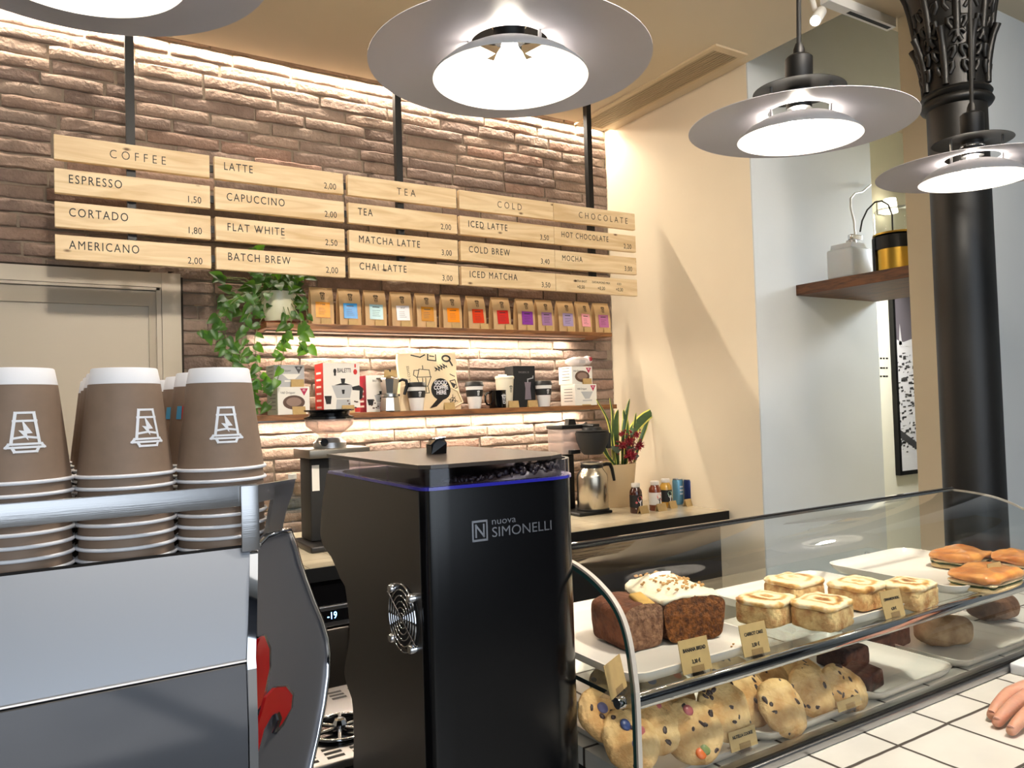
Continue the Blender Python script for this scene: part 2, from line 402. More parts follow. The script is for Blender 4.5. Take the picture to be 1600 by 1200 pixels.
# ------------------------------------------------------------------ cast-iron column
colp = thing('iron_column', 'black cast-iron column with a leafy capital, standing by the pastry case', 'column', (2.50, 1.30, 0))
M_iron = mat('black_iron_paint', C(15, 14, 13), .45, bump=.08, bscale=25)
R0 = .086
obj('shaft', MB().lathe([(R0*1.06, 0), (R0*1.02, 1.2), (R0, 2.40)], n=48), M_iron, colp, 40)
obj('neck_ring', MB().lathe([(R0, 2.385), (R0+.014, 2.39), (R0+.020, 2.40), (R0+.014, 2.412), (R0+.006, 2.416), (R0+.012, 2.42), (R0+.017, 2.428), (R0+.012, 2.437), (R0+.002, 2.442)], n=48), M_iron, colp, 60)
cap = MB().lathe([(R0, 2.44), (R0+.004, 2.55), (R0+.02, 2.66), (R0+.04, 2.74), (R0+.055, 2.80), (R0+.055, 2.87)], n=48)
obj('capital', cap, M_iron, colp, 40)
lv = MB()
for i in range(8):
    a0 = i*PI/4+.2
    for (zb, zt, wd, o0) in ((2.445, 2.62, .034, 0), (2.58, 2.80, .036, PI/8)):
        a = a0+o0; pts = []
        for k in range(7):
            t = k/6; z = zb+(zt-zb)*t; rr = R0+.004+.03*max(0, (z-2.5)/.3)+(.002+.020*t**3); pts.append((rr*math.cos(a), rr*math.sin(a), z))
        lv.tube(pts, [.010, .011, .012, .012, .011, .010, .012], 8)
        for sgn in (-1, 1):
            for kk in range(3):
                aa = a+sgn*(.13+.07*kk); z = zb+.03+(zt-zb)*.27*kk
                q = [(R0+.005+.03*max(0, (z+dz-2.5)/.3)+.004*math.sin(t*3), aa+sgn*.12*math.sin(t*4.2), z+dz) for t, dz in ((0, 0), (.25, .018), (.5, .032), (.75, .034), (1, .022))]
                lv.tube([(r*math.cos(an), r*math.sin(an), zz) for r, an, zz in q], [.007, .008, .008, .007, .005], 7)
obj('acanthus_leaves', lv, M_iron, colp, 60)

# ------------------------------------------------------------------ ceiling vent, track light
vent = thing('ceiling_vent', 'long slotted air vent in the ceiling beside the cream wall', 'vent', (2.33, 2.55, ZC))
b = MB(); b.box(2.24, 2.262, 2.06, 3.0, ZC-.008, ZC); b.box(2.398, 2.42, 2.06, 3.0, ZC-.008, ZC); b.box(2.262, 2.398, 2.06, 2.095, ZC-.008, ZC); b.box(2.262, 2.398, 2.975, 3.0, ZC-.008, ZC)
obj('frame', b, mat('vent_paint', C(208, 190, 158), .6), vent, world=True)
b = MB()
for i in range(9):
    x = 2.264+i*.0152; b.box(x, x+.0105, 2.095, 2.975, ZC-.0075, ZC-.003)
obj('louvres', b, mat('louvre_paint', C(176, 158, 128), .6), vent, world=True)
obj('painted_shadow', MB().box(2.262, 2.398, 2.095, 2.975, ZC-.0006, ZC-.0002), M_blackmat, vent, world=True)  # black sheet painting in the dark behind the louvres
tr = thing('track_light', 'white ceiling track with one small spotlight, near the column capital', 'spotlight', (2.4, 1.615, ZC-.002))
b = MB(); b.box(2.30, 2.69, 1.60, 1.636, ZC-.034, ZC)
obj('track', b, M_white, tr, world=True)
obj('track_slot', MB().box(2.43, 2.675, 1.61, 1.626, ZC-.0345, ZC-.0338), M_blackmat, tr, world=True)
pa = onY(1292, 12, 1.60); pb = onY(1262, 52, 1.55)
pt, pd = onY(1283, 18, 1.575), onY(1262, 51, 1.52)
dr = (pd-pt).normalized(); Mh = Matrix.Translation(pt) @ dr.to_track_quat('Z', 'Y').to_matrix().to_4x4()
hd = obj('spot_head', MB().lathe([(0, 0), (.017, 0), (.018, .002), (.018, .092), (.0165, .094), (.015, .086), (0, .086)], n=24, M=Mh), M_white, tr, 40, world=True)
obj('bracket', MB().tube([(pt.x+.004, 1.612, ZC-.034), (pt.x+.002, 1.60, pt.z+.02), tuple(pt+dr*.01)], .009), M_white, tr, 40, world=True)
obj('lens', MB().lathe([(0, .0862), (.0148, .0862)], n=20, M=Mh), mat('lit_lens', C(255, 250, 235), .4, emit=(1, .95, .85, 1), es=12), tr, world=True)
# ------------------------------------------------------------------ menu board sign
YB = 2.70
sign = thing('menu_sign', 'pale wooden slat menu hanging on three black rods in front of the brick wall', 'menu board', (1.18, YB, 1.97))
for x in (.235, 1.18, 2.12):
    obj('hanging_rod', MB().box(x-.013, x+.013, YB+.026, YB+.052, 1.985, ZC), M_black, sign, world=True)
BC = [(.019, .472), (.487, .941), (.957, 1.4125), (1.4245, 1.887), (1.888, 2.352)]
BZ = [(2.2826, 2.3595), (2.178, 2.2545), (2.072, 2.1518), (1.972, 2.0482)]
for i in range(4):
    for (z0, z1) in BZ:
        zc = (z0+z1)/2; xm = (BC[i][1]+BC[i+1][0])/2
        obj('joining_clip', MB().box(xm-.035, xm+.035, YB+.0225, YB+.030, zc-.012, zc+.012), M_black, sign, world=True)
for (z0, z1) in BZ:
    zc = (z0+z1)/2
    obj('rear_rail', MB().box(.03, 2.34, YB+.022, YB+.0260, zc-.010, zc+.010), M_black, sign, world=True)
rows = [[('COFFEE', None), ('ESPRESSO', '1,50'), ('CORTADO', '1,80'), ('AMERICANO', '2,00')],
        [('LATTE', '2,00'), ('CAPUCCINO', '2,00'), ('FLAT WHITE', '2,50'), ('BATCH BREW', '2,00')],
        [('TEA', None), ('TEA', '2,00'), ('MATCHA LATTE', '3,00'), ('CHAI LATTE', '3,00')],
        [('COLD', None), ('ICED LATTE', '3,50'), ('COLD BREW', '3,40'), ('ICED MATCHA', '3,50')],
        [('CHOCOLATE', None), ('HOT CHOCOLATE', '2,20'), ('MOCHA', '3,00'), None]]
for ci, (x0, x1) in enumerate(BC):
    for ri, (z0, z1) in enumerate(BZ):
        zc = (z0+z1)/2; xc = (x0+x1)/2
        bd = obj('board', MB().rbox(x0-xc, x1-xc, 0, .020, z0-zc, z1-zc, .0015, seg=1), M_pine, sign)
        bd.location = (xc-sign.location.x, 0, zc-sign.location.z)
        r = rows[ci][ri]; L = x0-xc; Rr = x1-xc
        if r is None:
            for s_, p_, xx in (('EXTRA SHOT', '+0,50', .135), ('OAT/ALMOND MILK', '+0,20', .25), ('ICED', '+0,30', .355)):
                text('lettering', s_, .0135, M_ink, bd, (L+xx, -.0006, .012), align='CENTER', sx=.85)
                text('price', p_, .022, M_ink, bd, (L+xx, -.0006, -.014), align='CENTER', sx=.85)
        elif r[1] is None:
            text('lettering', r[0], .040, M_ink, bd, (.008 if ci != 4 else .045, -.0006, -.002), align='CENTER', sx=.82, spacing=1.65, bold=-.0004)
        else:
            text('lettering', r[0], .0385 if ci < 4 else .035, M_ink, bd, (L+(.037 if ri else .03), -.0006, .007), sx=.76, spacing=1.24, bold=0)
            text('price', r[1], .032, M_ink, bd, (Rr-.028, -.0006, -.016), align='RIGHT', sx=.82, spacing=1.05)

# ------------------------------------------------------------------ pendant lamps
M_shadeo = mat('shade_white_enamel', C(200, 198, 206), .4)
M_shadet = mat('shade_black_top', C(40, 39, 38), .3, .6)
M_inner = mat('inner_shade_white', C(238, 236, 234), .4)
M_bulb = mat('lit_bulb', (1, .95, .85, 1), .4, emit=(1, .90, .76, 1), es=62)
M_cord = mat('black_cord', C(15, 14, 14), .7)
def pendant(loc, label):
    t = thing('pendant_lamp', label, 'lamp', loc, 0, 'row of disc pendant lamps')
    top = ZC-loc[2]
    obj('cord', MB().tube([(0, 0, .175), (0, 0, top)], .0052, 10), M_cord, t, 40)
    obj('ceiling_rose', MB().lathe([(.04, top-.02), (.045, top-.004), (.045, top)], n=24, cap0=True), M_black, t, 40)
    obj('socket', MB().lathe([(.0075, .185), (.012, .172), (.012, .160), (.024, .157), (.029, .152), (.029, .085), (.027, .082), (.027, .040), (.0, .040)], n=28), M_black, t, 40)
    obj('socket_ring', MB().lathe([(.0275, .072), (.030, .070), (.030, .066), (.0275, .064)], n=28), M_chrome, t, 40)
    obj('top_disc', MB().lathe([(.027, .083), (.05, .087), (.098, .080), (.0985, .079), (.05, .0845), (.027, .080)], n=48), M_shadet, t, 50)
    sh = MB(); sh.cur = 1; sh.lathe([(.067, .036), (.12, .026), (.19, .011), (.24, .0012)], n=72); sh.cur = 0
    sh.lathe([(.24, 0), (.19, .0095), (.12, .0245), (.067, .0345)], n=72); sh.lathe([(.24, 0), (.24, .0012)], n=72); sh.lathe([(.067, .0345), (.067, .036)], n=72)
    obj('main_shade', sh, [M_shadeo, M_shadet], t, 50)
    obj('inner_shade', MB().lathe([(.062, .020), (.085, .012), (.112, -.004), (.130, -.020), (.133, -.026), (.132, -.026), (.129, -.0195), (.111, -.003), (.085, .0105), (.062, .0185), (.062, .020)], n=56), M_inner, t, 50)
    for k in range(3):
        a = k*2*PI/3+.75
        obj('strut', MB().tube([(.0705*math.cos(a), .0705*math.sin(a), .0175), (.0705*math.cos(a), .0705*math.sin(a), .083)], .0032, 8), M_alu, t, 40)
        a += .3
        q = MB().prism([(.03*math.cos(a), .03*math.sin(a), .012), (.066*math.cos(a), .066*math.sin(a), .020), (.080*math.cos(a), .080*math.sin(a), .008), (.062*math.cos(a), .062*math.sin(a), -.012)], (-.0012*math.sin(a), .0012*math.cos(a), 0))
        obj('anti_glare_fin', q, M_inner, t)
    obj('bulb', MB().lathe([(.0, -.022), (.016, -.019), (.026, -.008), (.028, .004), (.022, .018), (.015, .028), (.013, .040)], n=24), M_bulb, t, 60)
    return t
LZ, LY = 2.079, 1.083
pendant((.033, LY, LZ), 'white disc pendant lamp cut off at the top left above the menu')
pendant((.677, LY, LZ-.018), 'white disc pendant lamp above the black grinder, second from the left')
pendant((1.430, LY, LZ), 'white disc pendant lamp in front of the cream wall, third from the left').rotation_euler = (.045, 0, 0)
pendant((2.150, LY, LZ), 'white disc pendant lamp in front of the iron column, furthest right').rotation_euler = (.03, 0, 0)

# ------------------------------------------------------------------ wall shelves
def shelf(label, x0, x1, z0, z1, name='wall_shelf'):
    t = thing(name, label, 'shelf', ((x0+x1)/2, 2.96, z0))
    obj('board', MB().rbox(x0, x1, 2.87, 3.050, z0, z1, .0012, seg=1), M_shelf, t, world=True)
    q = obj('light_channel', MB().box(x0+.02, x1-.10, 2.955, 2.995, z0-.005, z0-.0002), M_alu, t, world=True)
    return t
shelf('upper wooden shelf on the brick wall, holding the row of coffee bags', .69, 2.33, 1.797, 1.8165)
shelf('lower wooden shelf on the brick wall, holding boxes, cups and a tote bag', .64, 2.345, 1.4485, 1.4695)
ZU, ZL = 1.8165, 1.4695
# ------------------------------------------------------------------ price cards
def card(loc, label, w_=.045, h_=.026, rz=0, lean=.25, lines=None, name='price_card', group=None, m_=None, ts=.007):
    t = thing(name, label, 'price card', loc, rz, group)
    M_ = Matrix.Rotation(-lean, 4, 'X')
    obj('card', MB().box(-w_/2, w_/2, -.0005, .0005, .0, h_, M_), m_ or M_kraft, t)
    b = MB(); b.box(-w_/2, w_/2, .0006, .0012, 0, h_*.95, Matrix.Rotation(lean, 4, 'X') @ Matrix.Translation((0, .5*h_, 0)))
    obj('rear_flap', MB().prism([(-w_/2, h_*math.sin(lean)+.0006, h_*math.cos(lean)-.0006), (w_/2, h_*math.sin(lean)+.0006, h_*math.cos(lean)-.0006), (w_/2, 2*h_*math.sin(lean)+.001, 0), (-w_/2, 2*h_*math.sin(lean)+.001, 0)], (0, .0006, .0001)), m_ or M_kraft, t)
    if lines:
        for k, s_ in enumerate(lines):
            p = M_ @ Vector((0, -.0008, h_*(.68-.34*k)))
            put('lettering', text_mesh(s_, ts, M_ink, 'CENTER', .8, .0001), t, p, (PI/2-lean, 0, 0))
    return t

# ------------------------------------------------------------------ coffee bags on the upper shelf
def kraft_paper(name, col):
    return mat(name, col, .6, noise=.14, nscale=14, bump=.25, bscale=26)
M_bag = kraft_paper('kraft_paper_bag', C(208, 172, 122))
def bag_mesh(w_, h_, d_):
    b = MB(); secs = []; n = 10
    zs = [0, .01, .3*h_, .55*h_, .78*h_, .90*h_, .95*h_, h_]
    dp = [.96, 1, 1.0, .9, .62, .30, .12, .08]
    for z, k in zip(zs, dp):
        d = d_*k; ww = w_*(1-.015*k) if z > 0 else w_*.97
        ring = []
        for i in range(n+1):
            u = i/n; bul = math.sin(PI*u)*.10*d_*k; ring.append((-ww/2+ww*u, -d/2-bul, z))
        ring += [(ww/2-.25*d*.5*(1 if k > .2 else 0), 0, z)]
        for i in range(n+1):
            u = 1-i/n; ring.append((-ww/2+ww*u, d/2, z))
        ring += [(-ww/2+.25*d*.5*(1 if k > .2 else 0), 0, z)]
        secs.append(ring)
    k = len(secs[0]); v = [p for r in secs for p in r]; f = []
    for j in range(len(secs)-1):
        for i in range(k): f.append((j*k+i, j*k+(i+1) % k, (j+1)*k+(i+1) % k, (j+1)*k+i))
    f.append(tuple(range(k-1, -1, -1))); f.append(tuple((len(secs)-1)*k+i for i in range(k)))
    b.raw(v, f); return b
bag_me = bag_mesh(.091, .152, .046).mesh('bag', M_bag, 40)
V, F = logo2d(.13); bl = MB(); bl.raw([(x*.0155, y*.0155, 0) for x, y in V], F); bag_logo = bl.mesh('cup_logo', M_ink)
BAGS = [(502, C(240, 158, 24), 'orange', '7 YEAR'), (545, C(52, 150, 216), 'bright blue', ''), (585, C(168, 208, 214), 'pale aqua', ''), (626, C(220, 220, 224), 'white', 'DECAF'),
        (664, C(196, 132, 14), 'ochre', ''), (704, C(252, 146, 10), 'vivid orange', ''), (742, C(214, 62, 26), 'red-orange', ''), (781, C(206, 46, 40), 'red', ''),
        (819, C(138, 62, 158), 'strong purple', ''), (849, C(160, 120, 164), 'mauve', ''), (882, C(168, 152, 190), 'lavender', ''), (908, C(238, 164, 176), 'light pink', ''), (938, C(176, 104, 152), 'magenta', '')]
gsm = MB().box(-.020, .020, 0, .0006, -.002, .048)
for i, (px, col, cn, tx) in enumerate(BAGS):
    y0 = 2.945; p = onY(px, 500, y0)
    last = i == len(BAGS)-1
    t = thing('coffee_bag', f'kraft paper coffee bag with {"an" if cn[0] in "aeiou" else "a"} {cn} label on the upper shelf', 'coffee bag', (p.x, y0 + (.0 if i != 11 else -.006), ZU), rnd.uniform(-.06, .06) + (.14 if i == 11 else 0), 'coffee bags on the upper shelf')
    k = put('bag', bag_me, t); 
    tilt = math.radians(6)
    lb = obj('label', MB().box(-.0285, .0285, 0, .0006, 0, .062), mat('label_'+cn.replace(' ', '_').replace('-', '_'), col, .25), t, None, (rnd.uniform(-.002, .002), -.0330, .030), (-tilt, rnd.uniform(-.05, .05), 0))
    if tx: put('lettering', text_mesh(tx, .0085, M_ink, 'CENTER', .75, .0001), lb, (0, -.0004, .052), (PI/2, 0, 0))
    q = MB()
    if not tx: q.box(-.016, .014, -.0002, 0, .049, .0525)
    for r_ in range(4): q.box(-.017, .017*rnd.uniform(.3, 1), -.0002, 0, .036-.0075*r_, .0372-.0075*r_)
    obj('fine_print', q, M_ink, lb)
    put('cup_logo', bag_logo, t, (0, -.0228, .117), (PI/2-math.radians(16), 0, 0))
    obj('top_seam', MB().box(-.043, .043, -.0026, .0026, .146, .1525), M_bag, t)
    card((p.x+(.006, .004)[i % 2]+(.018 if i in (6, 7) else 0), 2.897, ZU), f'small kraft price card standing in front of the {cn} labelled coffee bag', .040, .027, 0, .2)

# ------------------------------------------------------------------ pothos in a pot on the upper shelf
def leaf_surface(L, W, fold=.25, droop=.3, n=7):
    """heart-shaped leaf lying along +Y from the origin, face up"""
    rows = []; prof = [(0, .10), (.06, .38), (.2, .50), (.4, .46), (.6, .36), (.8, .2), (.93, .07), (1, .004)]
    for (t, wv) in prof:
        y = t*L; z = -droop*L*t*t; wv *= W
        rows.append([(-wv, y-(.10*L if t < .1 and t > 0 else 0), z+fold*wv), (-wv*.5, y, z+fold*wv*.35), (0, y, z), (wv*.5, y, z+fold*wv*.35), (wv, y-(.10*L if t < .1 and t > 0 else 0), z+fold*wv)])
    v = [p for r in rows for p in r]; f = []
    for j in range(len(rows)-1):
        for i in range(4): f.append((j*5+i, j*5+i+1, (j+1)*5+i+1, (j+1)*5+i))
    return v, f
def leaf_mat(name, c1, c2, tl):
    M = mat(name, c1, .35, noise=.3, nscale=18, col2=c2); nt = M.node_tree; b = nt.nodes['Principled BSDF']
    tr_ = nt.nodes.new('ShaderNodeBsdfTranslucent'); tr_.inputs[0].default_value = tl
    mx = nt.nodes.new('ShaderNodeMixShader'); mx.inputs[0].default_value = .3
    nt.links.new(b.outputs[0], mx.inputs[1]); nt.links.new(tr_.outputs[0], mx.inputs[2]); nt.links.new(mx.outputs[0], nt.nodes['Material Output'].inputs[0])
    return M
M_leaf = leaf_mat('pothos_leaf', C(56, 98, 40), C(30, 62, 26), C(120, 180, 36))
M_stem = mat('green_stem', C(92, 110, 50), .5)
pp = onY(436, 497, 2.95)
pot = thing('pothos', 'trailing green pothos in a pale pot at the left end of the upper shelf', 'plant', (pp.x, 2.955, ZU), 0)
obj('saucer', MB().lathe([(.0, .0), (.062, .0), (.068, .010), (.064, .010), (.060, .003)], n=40), mat('terracotta', C(120, 66, 40), .6), pot, 40)
obj('pot', MB().lathe([(.0, .004), (.045, .004), (.056, .03), (.066, .10), (.067, .125), (.060, .125), (.058, .10)], n=48), mat('pale_glaze', C(210, 206, 180), .3, coat=.3), pot, 40)
obj('soil', MB().lathe([(0, .108), (.059, .108)], n=32), mat('soil', C(40, 28, 20), .9, bump=.5), pot)
lv = MB(); st = MB(); rl = random.Random(11)
def add_leaf(p, dirv, L, nrm=Vector((0, -1, .3))):
    y = dirv.normalized(); z = (nrm-y*nrm.dot(y)); z = z.normalized() if z.length > .05 else y.orthogonal().normalized(); x = y.cross(z)
    M_ = Matrix((x, y, z)).transposed().to_4x4(); M_.translation = p
    v, f = leaf_surface(L, L*.82, rl.uniform(.15, .4), rl.uniform(.1, .5))
    lv.raw([M_ @ Vector(q) for q in v], f)
base = pot.location
for k in range(125):       # crown above and around the pot
    a = rl.uniform(0, 2*PI); r_ = abs(rl.gauss(.06, .05)); h_ = rl.uniform(.08, .235) - r_*.25
    p = Vector((r_*math.cos(a)*1.25-.015, min(r_*math.sin(a)-.01, .06), h_)); 
    if p.y > .075: p.y = .07
    if p.x > .06 and p.z < .19: p.x = .05
    ax = p.x + base.x
    if p.z < .12 and p.y < -.03 and abs(p.x-.005) < .045: continue
    d = Vector((math.cos(a)*.8, -abs(math.sin(a))*.5-.25, rl.uniform(-.9, .25)))
    st.tube([(0, 0, .10), tuple(p*.6+Vector((0, 0, .07))), tuple(p)], .0013, 5)
    add_leaf(p, d, rl.uniform(.030, .052), Vector((rl.uniform(-.5, .5), -1, rl.uniform(.1, .9))))
VINES = [(-.13, 385, 470, [(385, 470), (378, 520), (372, 570), (380, 610)]), ]
vines = [[(420, 455), (396, 470), (380, 505), (372, 545), (383, 580), (398, 612), (404, 625)], [(410, 450), (372, 468), (345, 490), (338, 515), (352, 545), (360, 560)],
         [(405, 452), (365, 470), (335, 510), (318, 522), (310, 516)], [(425, 470), (408, 500), (398, 530), (402, 565), (410, 590), (418, 600)],
         [(440, 470), (448, 500), (445, 530), (440, 565), (430, 600), (408, 602), (392, 594)], [(450, 468), (470, 500), (468, 530), (474, 545), (484, 540)],
         [(445, 468), (455, 500), (450, 520), (436, 535), (425, 555)], [(415, 460), (390, 490), (378, 530), (378, 575), (395, 640), (424, 628)],
         [(400, 455), (360, 480), (352, 520), (362, 550), (364, 575)], [(455, 455), (475, 470), (480, 500), (474, 520)], [(400, 460), (385, 500), (388, 540), (400, 565), (398, 590)],
         [(410, 455), (356, 470), (344, 485), (340, 500), (350, 530), (352, 548)]]
for j, vn in enumerate(vines):
    Yv = 2.855-.018*(j % 3)
    pts = [onY(x, y, Yv if i > 0 else 2.93)-base for i, (x, y) in enumerate(vn)]
    sm = []
    for i in range(len(pts)-1):
        for q in range(4):
            t = q/4; p0 = pts[max(i-1, 0)]; p1 = pts[i]; p2 = pts[i+1]; p3 = pts[min(i+2, len(pts)-1)]
            sm.append(.5*((2*p1)+(p2-p0)*t+(2*p0-5*p1+4*p2-p3)*t*t+(3*p1-p0-3*p2+p3)*t**3))
    sm.append(pts[-1]); st.tube(sm, .0014, 5)
    for i in range(3, len(sm), 2):
        sd = rl.choice((-1, 1)); d = Vector((sd*rl.uniform(.3, 1), -rl.uniform(.1, .5), rl.uniform(-1.1, -.1)))
        add_leaf(sm[i]+Vector((0, -.004, 0)), d, rl.uniform(.028, .048), Vector((rl.uniform(-.6, .6), -1, rl.uniform(-.1, .6))))
# two shoots showing between the boards
for (x, y) in ((396, 404), (400, 395), (408, 398), (430, 432), (468, 440), (345, 435), (352, 440)):
    p = onY(x, y, 2.93)-base; st.tube([(0, 0, .11), tuple(p*.7+Vector((0, 0, .05))), tuple(p)], .0013, 5); add_leaf(p, Vector((rl.uniform(-.8, .8), -.5, .3)), .05)
obj('leaves', lv, M_leaf, pot, 60); obj('stems', st, M_stem, pot, 60)

# ------------------------------------------------------------------ things on the lower shelf
M_boxw = mat('white_box_board', C(226, 222, 214), .45); M_boxg = mat('grey_box_board', C(176, 176, 178), .45)
M_boxgreen = mat('grey_green_print', C(150, 156, 140), .5)
M_red = mat('red_print', C(200, 42, 34), .45); M_darkred = mat('dark_red_print', C(150, 30, 50), .45)
M_brownpic = mat('brown_print', C(96, 72, 60), .5, noise=.3, nscale=120); M_greyprint = mat('grey_print', C(176, 178, 180), .5)
M_darkgrey = mat('dark_grey_print', C(70, 70, 72), .5)
def disc2(b, cx, cz, rx, rz, y, n=24, t=.0003):
    b.prism([(cx+rx*math.cos(2*PI*k/n), y, cz+rz*math.sin(2*PI*k/n)) for k in range(n)], (0, -t, 0))
def dripper_box(loc, rz, label, face, kind, w_=.125, d_=.115, h_=.10):
    t = thing('dripper_box', label, 'box', loc, rz, 'coffee dripper boxes on the lower shelf')
    b = MB(); b.cur = 0; b.rbox(-w_/2, w_/2, -d_/2, d_/2, 0, h_, .001, seg=1); obj('carton', b, face, t)
    b = MB(); b.box(-w_/2-.0004, -w_/2-.0001, -d_/2+.002, d_/2-.002, .002, h_-.002); sp = obj('side_panel', b, M_boxgreen if kind < 2 else M_boxw, t)
    b = MB()
    for k in range(5): b.box(-w_/2-.0008, -w_/2-.0003, -d_/2+.02, d_/2-.03, .02+.014*k, .0225+.014*k)
    obj('side_print', b, M_darkgrey, sp)
    y = -d_/2-.0003
    text('lettering', 'V60 Dripper', .0125, M_darkgrey, t, (-.052, y, h_-.022), sx=.9)
    b = MB(); b.prism([(w_/2-.038, y, h_-.006), (w_/2-.006, y, h_-.006), (w_/2-.022, y, h_-.034)], (0, -.0003, 0)); tb = obj('corner_badge', b, M_darkgrey if kind == 0 else mat('magenta_print', C(176, 40, 78), .5), t)
    text('lettering', '02', .011, M_whiteink, tb, (w_/2-.022, y-.0006, h_-.013), align='CENTER')
    b = MB()
    if kind == 0 or kind == 3:
        b.prism([(-.030, y, h_-.035), (.042, y, h_-.035), (.020, y, .03), (-.006, y, .03)], (0, -.0003, 0)); b.box(-.02, .035, y-.0003, y, .02, .026)
        obj('dripper_picture', b, M_boxw if kind == 0 else M_greyprint, t)
    else:
        disc2(b, 0, h_*.44, .043, .027, y); obj('dripper_picture', b, M_brownpic, t)
        b = MB(); disc2(b, 0, h_*.46, .030, .017, y-.0004); obj('dripper_inside', b, mat('brown_print_light', C(140, 116, 104), .5), t)
    return t
pb_ = onY(458, 645, 2.90)
dripper_box((pb_.x-.005, 2.945, ZL), .10, 'white dripper box with a brown bowl picture, bottom of the left pair', M_boxw, 1, .125, .115, .105)
dripper_box((pb_.x-.012, 2.957, ZL+.1052), .06, 'grey dripper box on top of the left pair of boxes', M_boxg, 0, .115, .105, .085)
pr = onY(912, 620, 2.90)
dripper_box((pr.x, 2.94, ZL), .02, 'white dripper box with a white cone picture, bottom of the right pair', M_boxw, 3, .13, .115, .10)
dripper_box((pr.x-.006, 2.953, ZL+.1002), 0, 'white dripper box with a brown bowl picture, on top of the right pair', M_boxw, 2, .12, .11, .085)
flt = thing('filter_pack', 'clear bag of white paper filters lying on the right pair of dripper boxes', 'filter bag', (pr.x-.004, 2.94, ZL+.1856))
b = MB(); rr = random.Random(5); b.ball((0, 0, .024), (.062, .05, .024), 24, 12, None, .06, rr); b.ball((.055, -.005, .03), (.02, .035, .022), 16, 8, None, .12, rr)
obj('wrapping', b, mat('white_film', C(226, 216, 212), .2), flt, 70)
obj('band_print', MB().box(-.02, .012, -.0520, -.0475, .014, .030), mat('pale_grey_print', C(186, 180, 180), .4), flt)
obj('red_print', MB().box(.048, .060, -.0430, -.0330, .026, .044), M_darkred, flt)
# moka pot boxes
def moka_art(parent, cx, z0, sc, y, name='moka_picture'):
    b = MB(); P = lambda pts: b.prism([(cx+sc*px_, y, z0+sc*pz_) for px_, pz_ in pts], (0, -.0003, 0))
    P([(-.30, 0), (.30, 0), (.26, .40), (-.26, .40)]); P([(-.26, .44), (.26, .44), (.36, .92), (-.44, .92)]); 
    o_ = obj(name, b, M_greyprint, parent)
    b2 = MB(); b = b2; y -= .0004
    def P2(pts): b2.prism([(cx+sc*px_, y, z0+sc*pz_) for px_, pz_ in pts], (0, -.0003, 0))
    P2([(-.06, .99), (.06, .99), (.09, 1.18), (-.09, 1.18)]); P2([(-.34, .93), (.34, .93), (.10, 1.0), (-.10, 1.0)])
    P2([(.34, .86), (.62, .92), (.78, .80), (.74, .42), (.62, .36), (.64, .72), (.36, .74)])
    P2([(-.04, .60), (.04, .60), (.06, .76), (-.06, .76)])
    obj('moka_picture_black', b2, M_ink, parent)
def moka_box(loc, rz, label, w_, d_, h_, big):
    t = thing('moka_pot_box', label, 'box', loc, rz)
    obj('carton', MB().rbox(-w_/2, w_/2, -d_/2, d_/2, 0, h_, .001, seg=1), M_boxw, t)
    b = MB(); b.box(-w_/2-.0005, -w_/2+.0, -d_/2, d_/2, 0, h_); b.box(-w_/2, -w_/2+(.002), -d_/2-.0005, -d_/2, 0, h_); s_ = obj('side_panel', b, M_red if big else M_darkred, t)
    b = MB()
    for k in range(6 if big else 4): b.box(-w_/2-.0010, -w_/2-.0006, -d_/2+.02, d_/2-.02, .02+.026*k*(h_/.19), .028+.026*k*(h_/.19))
    obj('side_print', b, M_boxw, s_)
    y = -d_/2-.0004
    if big:
        text('lettering', 'BIALETTI', .024, M_ink, t, (-.017, y, h_-.030), sx=.60, bold=.0003, spacing=1.0)
        b = MB(); disc2(b, -.026, h_-.032, .006, .010, y); b.box(-.030, -.022, y-.0003, y, h_-.050, h_-.040); obj('small_man_mark', b, M_ink, t)
        disc = MB(); disc2(disc, w_/2-.018, h_-.035, .008, .011, y); disc.box(w_/2-.021, w_/2-.015, y-.0003, y, h_-.018, h_-.004); obj('medal_print', disc, M_red, t)
    else:
        text('lettering', 'BIALETTI', .012, M_ink, t, (-.02, y, h_-.022), sx=.6)
    moka_art(t, .006 if big else .014, .012, .105 if big else .062, y)
    b = MB(); rg = random.Random(4)
    for k in range(12): disc2(b, rg.uniform(.012, w_/2-.008) if big else rg.uniform(-.03, .03), rg.uniform(.012, .05), .004, .003, y-.0008, 8)
    obj('bean_picture', b, M_brownpic, t)
    b = MB(); b.prism([(-w_/2+.005, y, .066*h_/.19), (-w_/2+.034, y, .066*h_/.19), (-w_/2+.030, y, .035*h_/.19), (-w_/2+.012, y, .035*h_/.19)], (0, -.0003, 0)); obj('cup_picture', b, M_ink, t)
    b = MB(); b.box(w_/2-.04, w_/2-.001, y-.0005, y-.0002, .002, .02); obj('red_corner', b, M_red, t)
    return t
q = onY(534, 640, 2.90)
moka_box((q.x, 2.945, ZL), .0, 'large red and white moka pot box on the lower shelf', .150, .10, .197, True)
q = onY(588, 640, 2.955)
moka_box((q.x+.006, 3.0, ZL), .0, 'small dark red and white box behind the metal moka pot', .10, .09, .150, False)
